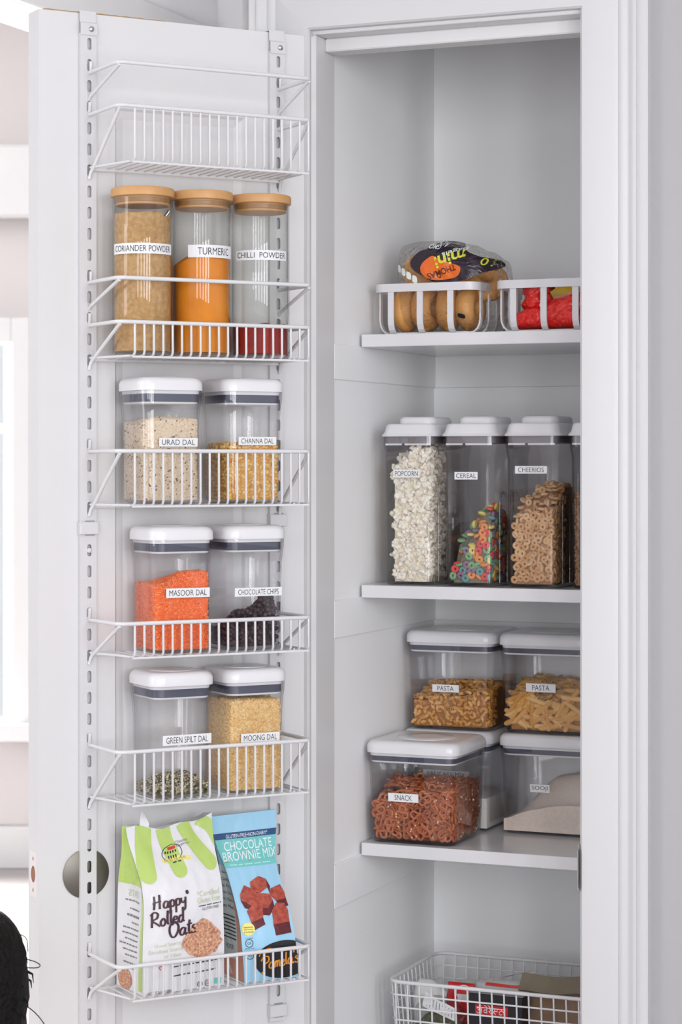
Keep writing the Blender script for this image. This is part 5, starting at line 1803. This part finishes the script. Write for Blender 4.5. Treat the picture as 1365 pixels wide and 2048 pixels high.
edges = [(0, 1), (1, 2), (2, 3), (3, 4), (4, 5), (5, 6), (6, 7), (2, 8), (8, 9), (9, 10), (10, 11), (2, 12), (12, 13), (13, 14), (14, 15), (0, 16), (16, 17), (17, 18), (18, 19), (0, 20), (20, 21), (21, 22), (22, 23)]
edges += [(11, 24 + i) for i in range(5)] + [(15, 29 + i) for i in range(5)]
skin_body('body', body, edges, skin_m, pt)
shirt = [(0, 0, .29, .074), (0, .004, .38, .076), (0, 0, .46, .074), (0, 0, .510, .052), (.078, 0, .488, .038), (.108, .008, .420, .032), (-.078, 0, .488, .038), (-.108, .008, .420, .032)]
skin_body('shirt', shirt, [(0, 1), (1, 2), (2, 3), (2, 4), (4, 5), (2, 6), (6, 7)], mat('white_cotton', (232, 228, 226), .85, bump=(200, .3, .001)), pt)
trs = [(0, 0, .30, .070), (0, 0, .265, .068), (.042, .004, .22, .053), (.046, .008, .145, .043), (.047, 0, .055, .036), (-.042, .004, .22, .053), (-.046, .008, .145, .043), (-.047, 0, .055, .036)]
skin_body('trousers', trs, [(0, 1), (1, 2), (2, 3), (3, 4), (1, 5), (5, 6), (6, 7)], mat('grey_cotton', (120, 122, 130), .85), pt)
# face and ears
fm = MB()
fm.tube([(0, .082, .655), (0, .090, .640), (0, .080, .632)], [.004, .008, .006], 8)
fm.build('nose', skin_m, pt, smooth=180)
for sg in (-1, 1):
    MB().lathe([(0, -.006), (.006, -.003), (.0075, 0), (.006, .003), (0, .006)], 12).build('eye', mat('dark_eye', (40, 28, 24), .2), pt, smooth=180).location = (sg * .026, .071, .655)
    e_ = MB().lathe([(0, -.004), (.012, -.003), (.016, 0), (.012, .004), (0, .003)], 14).build('ear', skin_m, pt, smooth=180)
    e_.matrix_local = Matrix.Translation((sg * .058, .006, .640)) @ Matrix.Rotation(PI / 2, 4, 'Y')
fm = MB()
fm.tube([(-.017, .067, .612), (0, .073, .609), (.017, .067, .612)], [.002, .0045, .002], 8)
fm.build('mouth', mat('lips', (170, 96, 88), .45), pt, smooth=180)
# hair: a tousled cap over crown and back of the head, with loose locks
hm_ = mat('dark_hair', (12, 9, 9), .6, spec=.2, noise=(60, (20, 14, 13), .5), bump=(160, 1.0, .008))
hb = MB()
rings = []
nz, na = 22, 44
for j in range(nz + 1):
    v = j / nz
    ring = []
    for i in range(na):
        a = 2 * PI * i / na
        back = max(0, -math.sin(a))
        front = max(0, math.sin(a))
        low = .575 + .080 * front ** 3 - .004 * back + .004 * math.sin(9 * a)
        ph_ = v * PI / 2
        z = low + (.735 - low) * math.sin(ph_) ** .9
        rr = .0835 * math.cos(ph_) ** .62 * (.88 + .12 * math.sin(min(v * 2.2, 1) * PI / 2))
        n_ = 1 + .05 * mnoise.noise((math.cos(a) * 4, math.sin(a) * 4, z * 34)) + .03 * mnoise.noise((math.cos(a) * 11, math.sin(a) * 11, z * 80))
        ring.append((rr * n_ * math.cos(a) * .96, rr * n_ * math.sin(a) * 1.03 + .004, z))
    rings.append(ring)
hb.loft(rings)
hair = hb.build('hair', hm_, pt, smooth=180)
lk = MB()
rl = random.Random(5)
for _ in range(90):
    a = rl.uniform(0, 2 * PI)
    z = rl.uniform(.595, .73)
    rr = .071 * max(.2, 1 - max(0, (z - .64) / .1) ** 2)
    p0 = Vector((rr * math.cos(a), rr * math.sin(a), z))
    o_ = Vector((math.cos(a), math.sin(a), 0))
    L_ = rl.uniform(.006, .017)
    sw = rl.uniform(-.008, .008)
    tg = Vector((-math.sin(a), math.cos(a), 0))
    lk.tube([p0, p0 + o_ * L_ * .5 + tg * sw * .4 - Vector((0, 0, L_ * .3)), p0 + o_ * L_ * .6 + tg * sw - Vector((0, 0, L_ * 1.1))], [.0022, .0014, .0004], 4)
lk.build('loose_locks', hm_, hair, smooth=60)
for s in ([(.062, -.03, .668), (.076, -.035, .664), (.084, -.034, .658), (.080, -.03, .654), (.064, -.028, .655)], [(.060, -.02, .605), (.078, -.024, .592), (.094, -.026, .570), (.104, -.026, .54)], [(.058, -.02, .700), (.068, -.02, .693), (.070, -.02, .675)]):
    MB().tube(cat_rom(s, 4), .0007, 4).build('strand', hm_, hair, smooth=60)
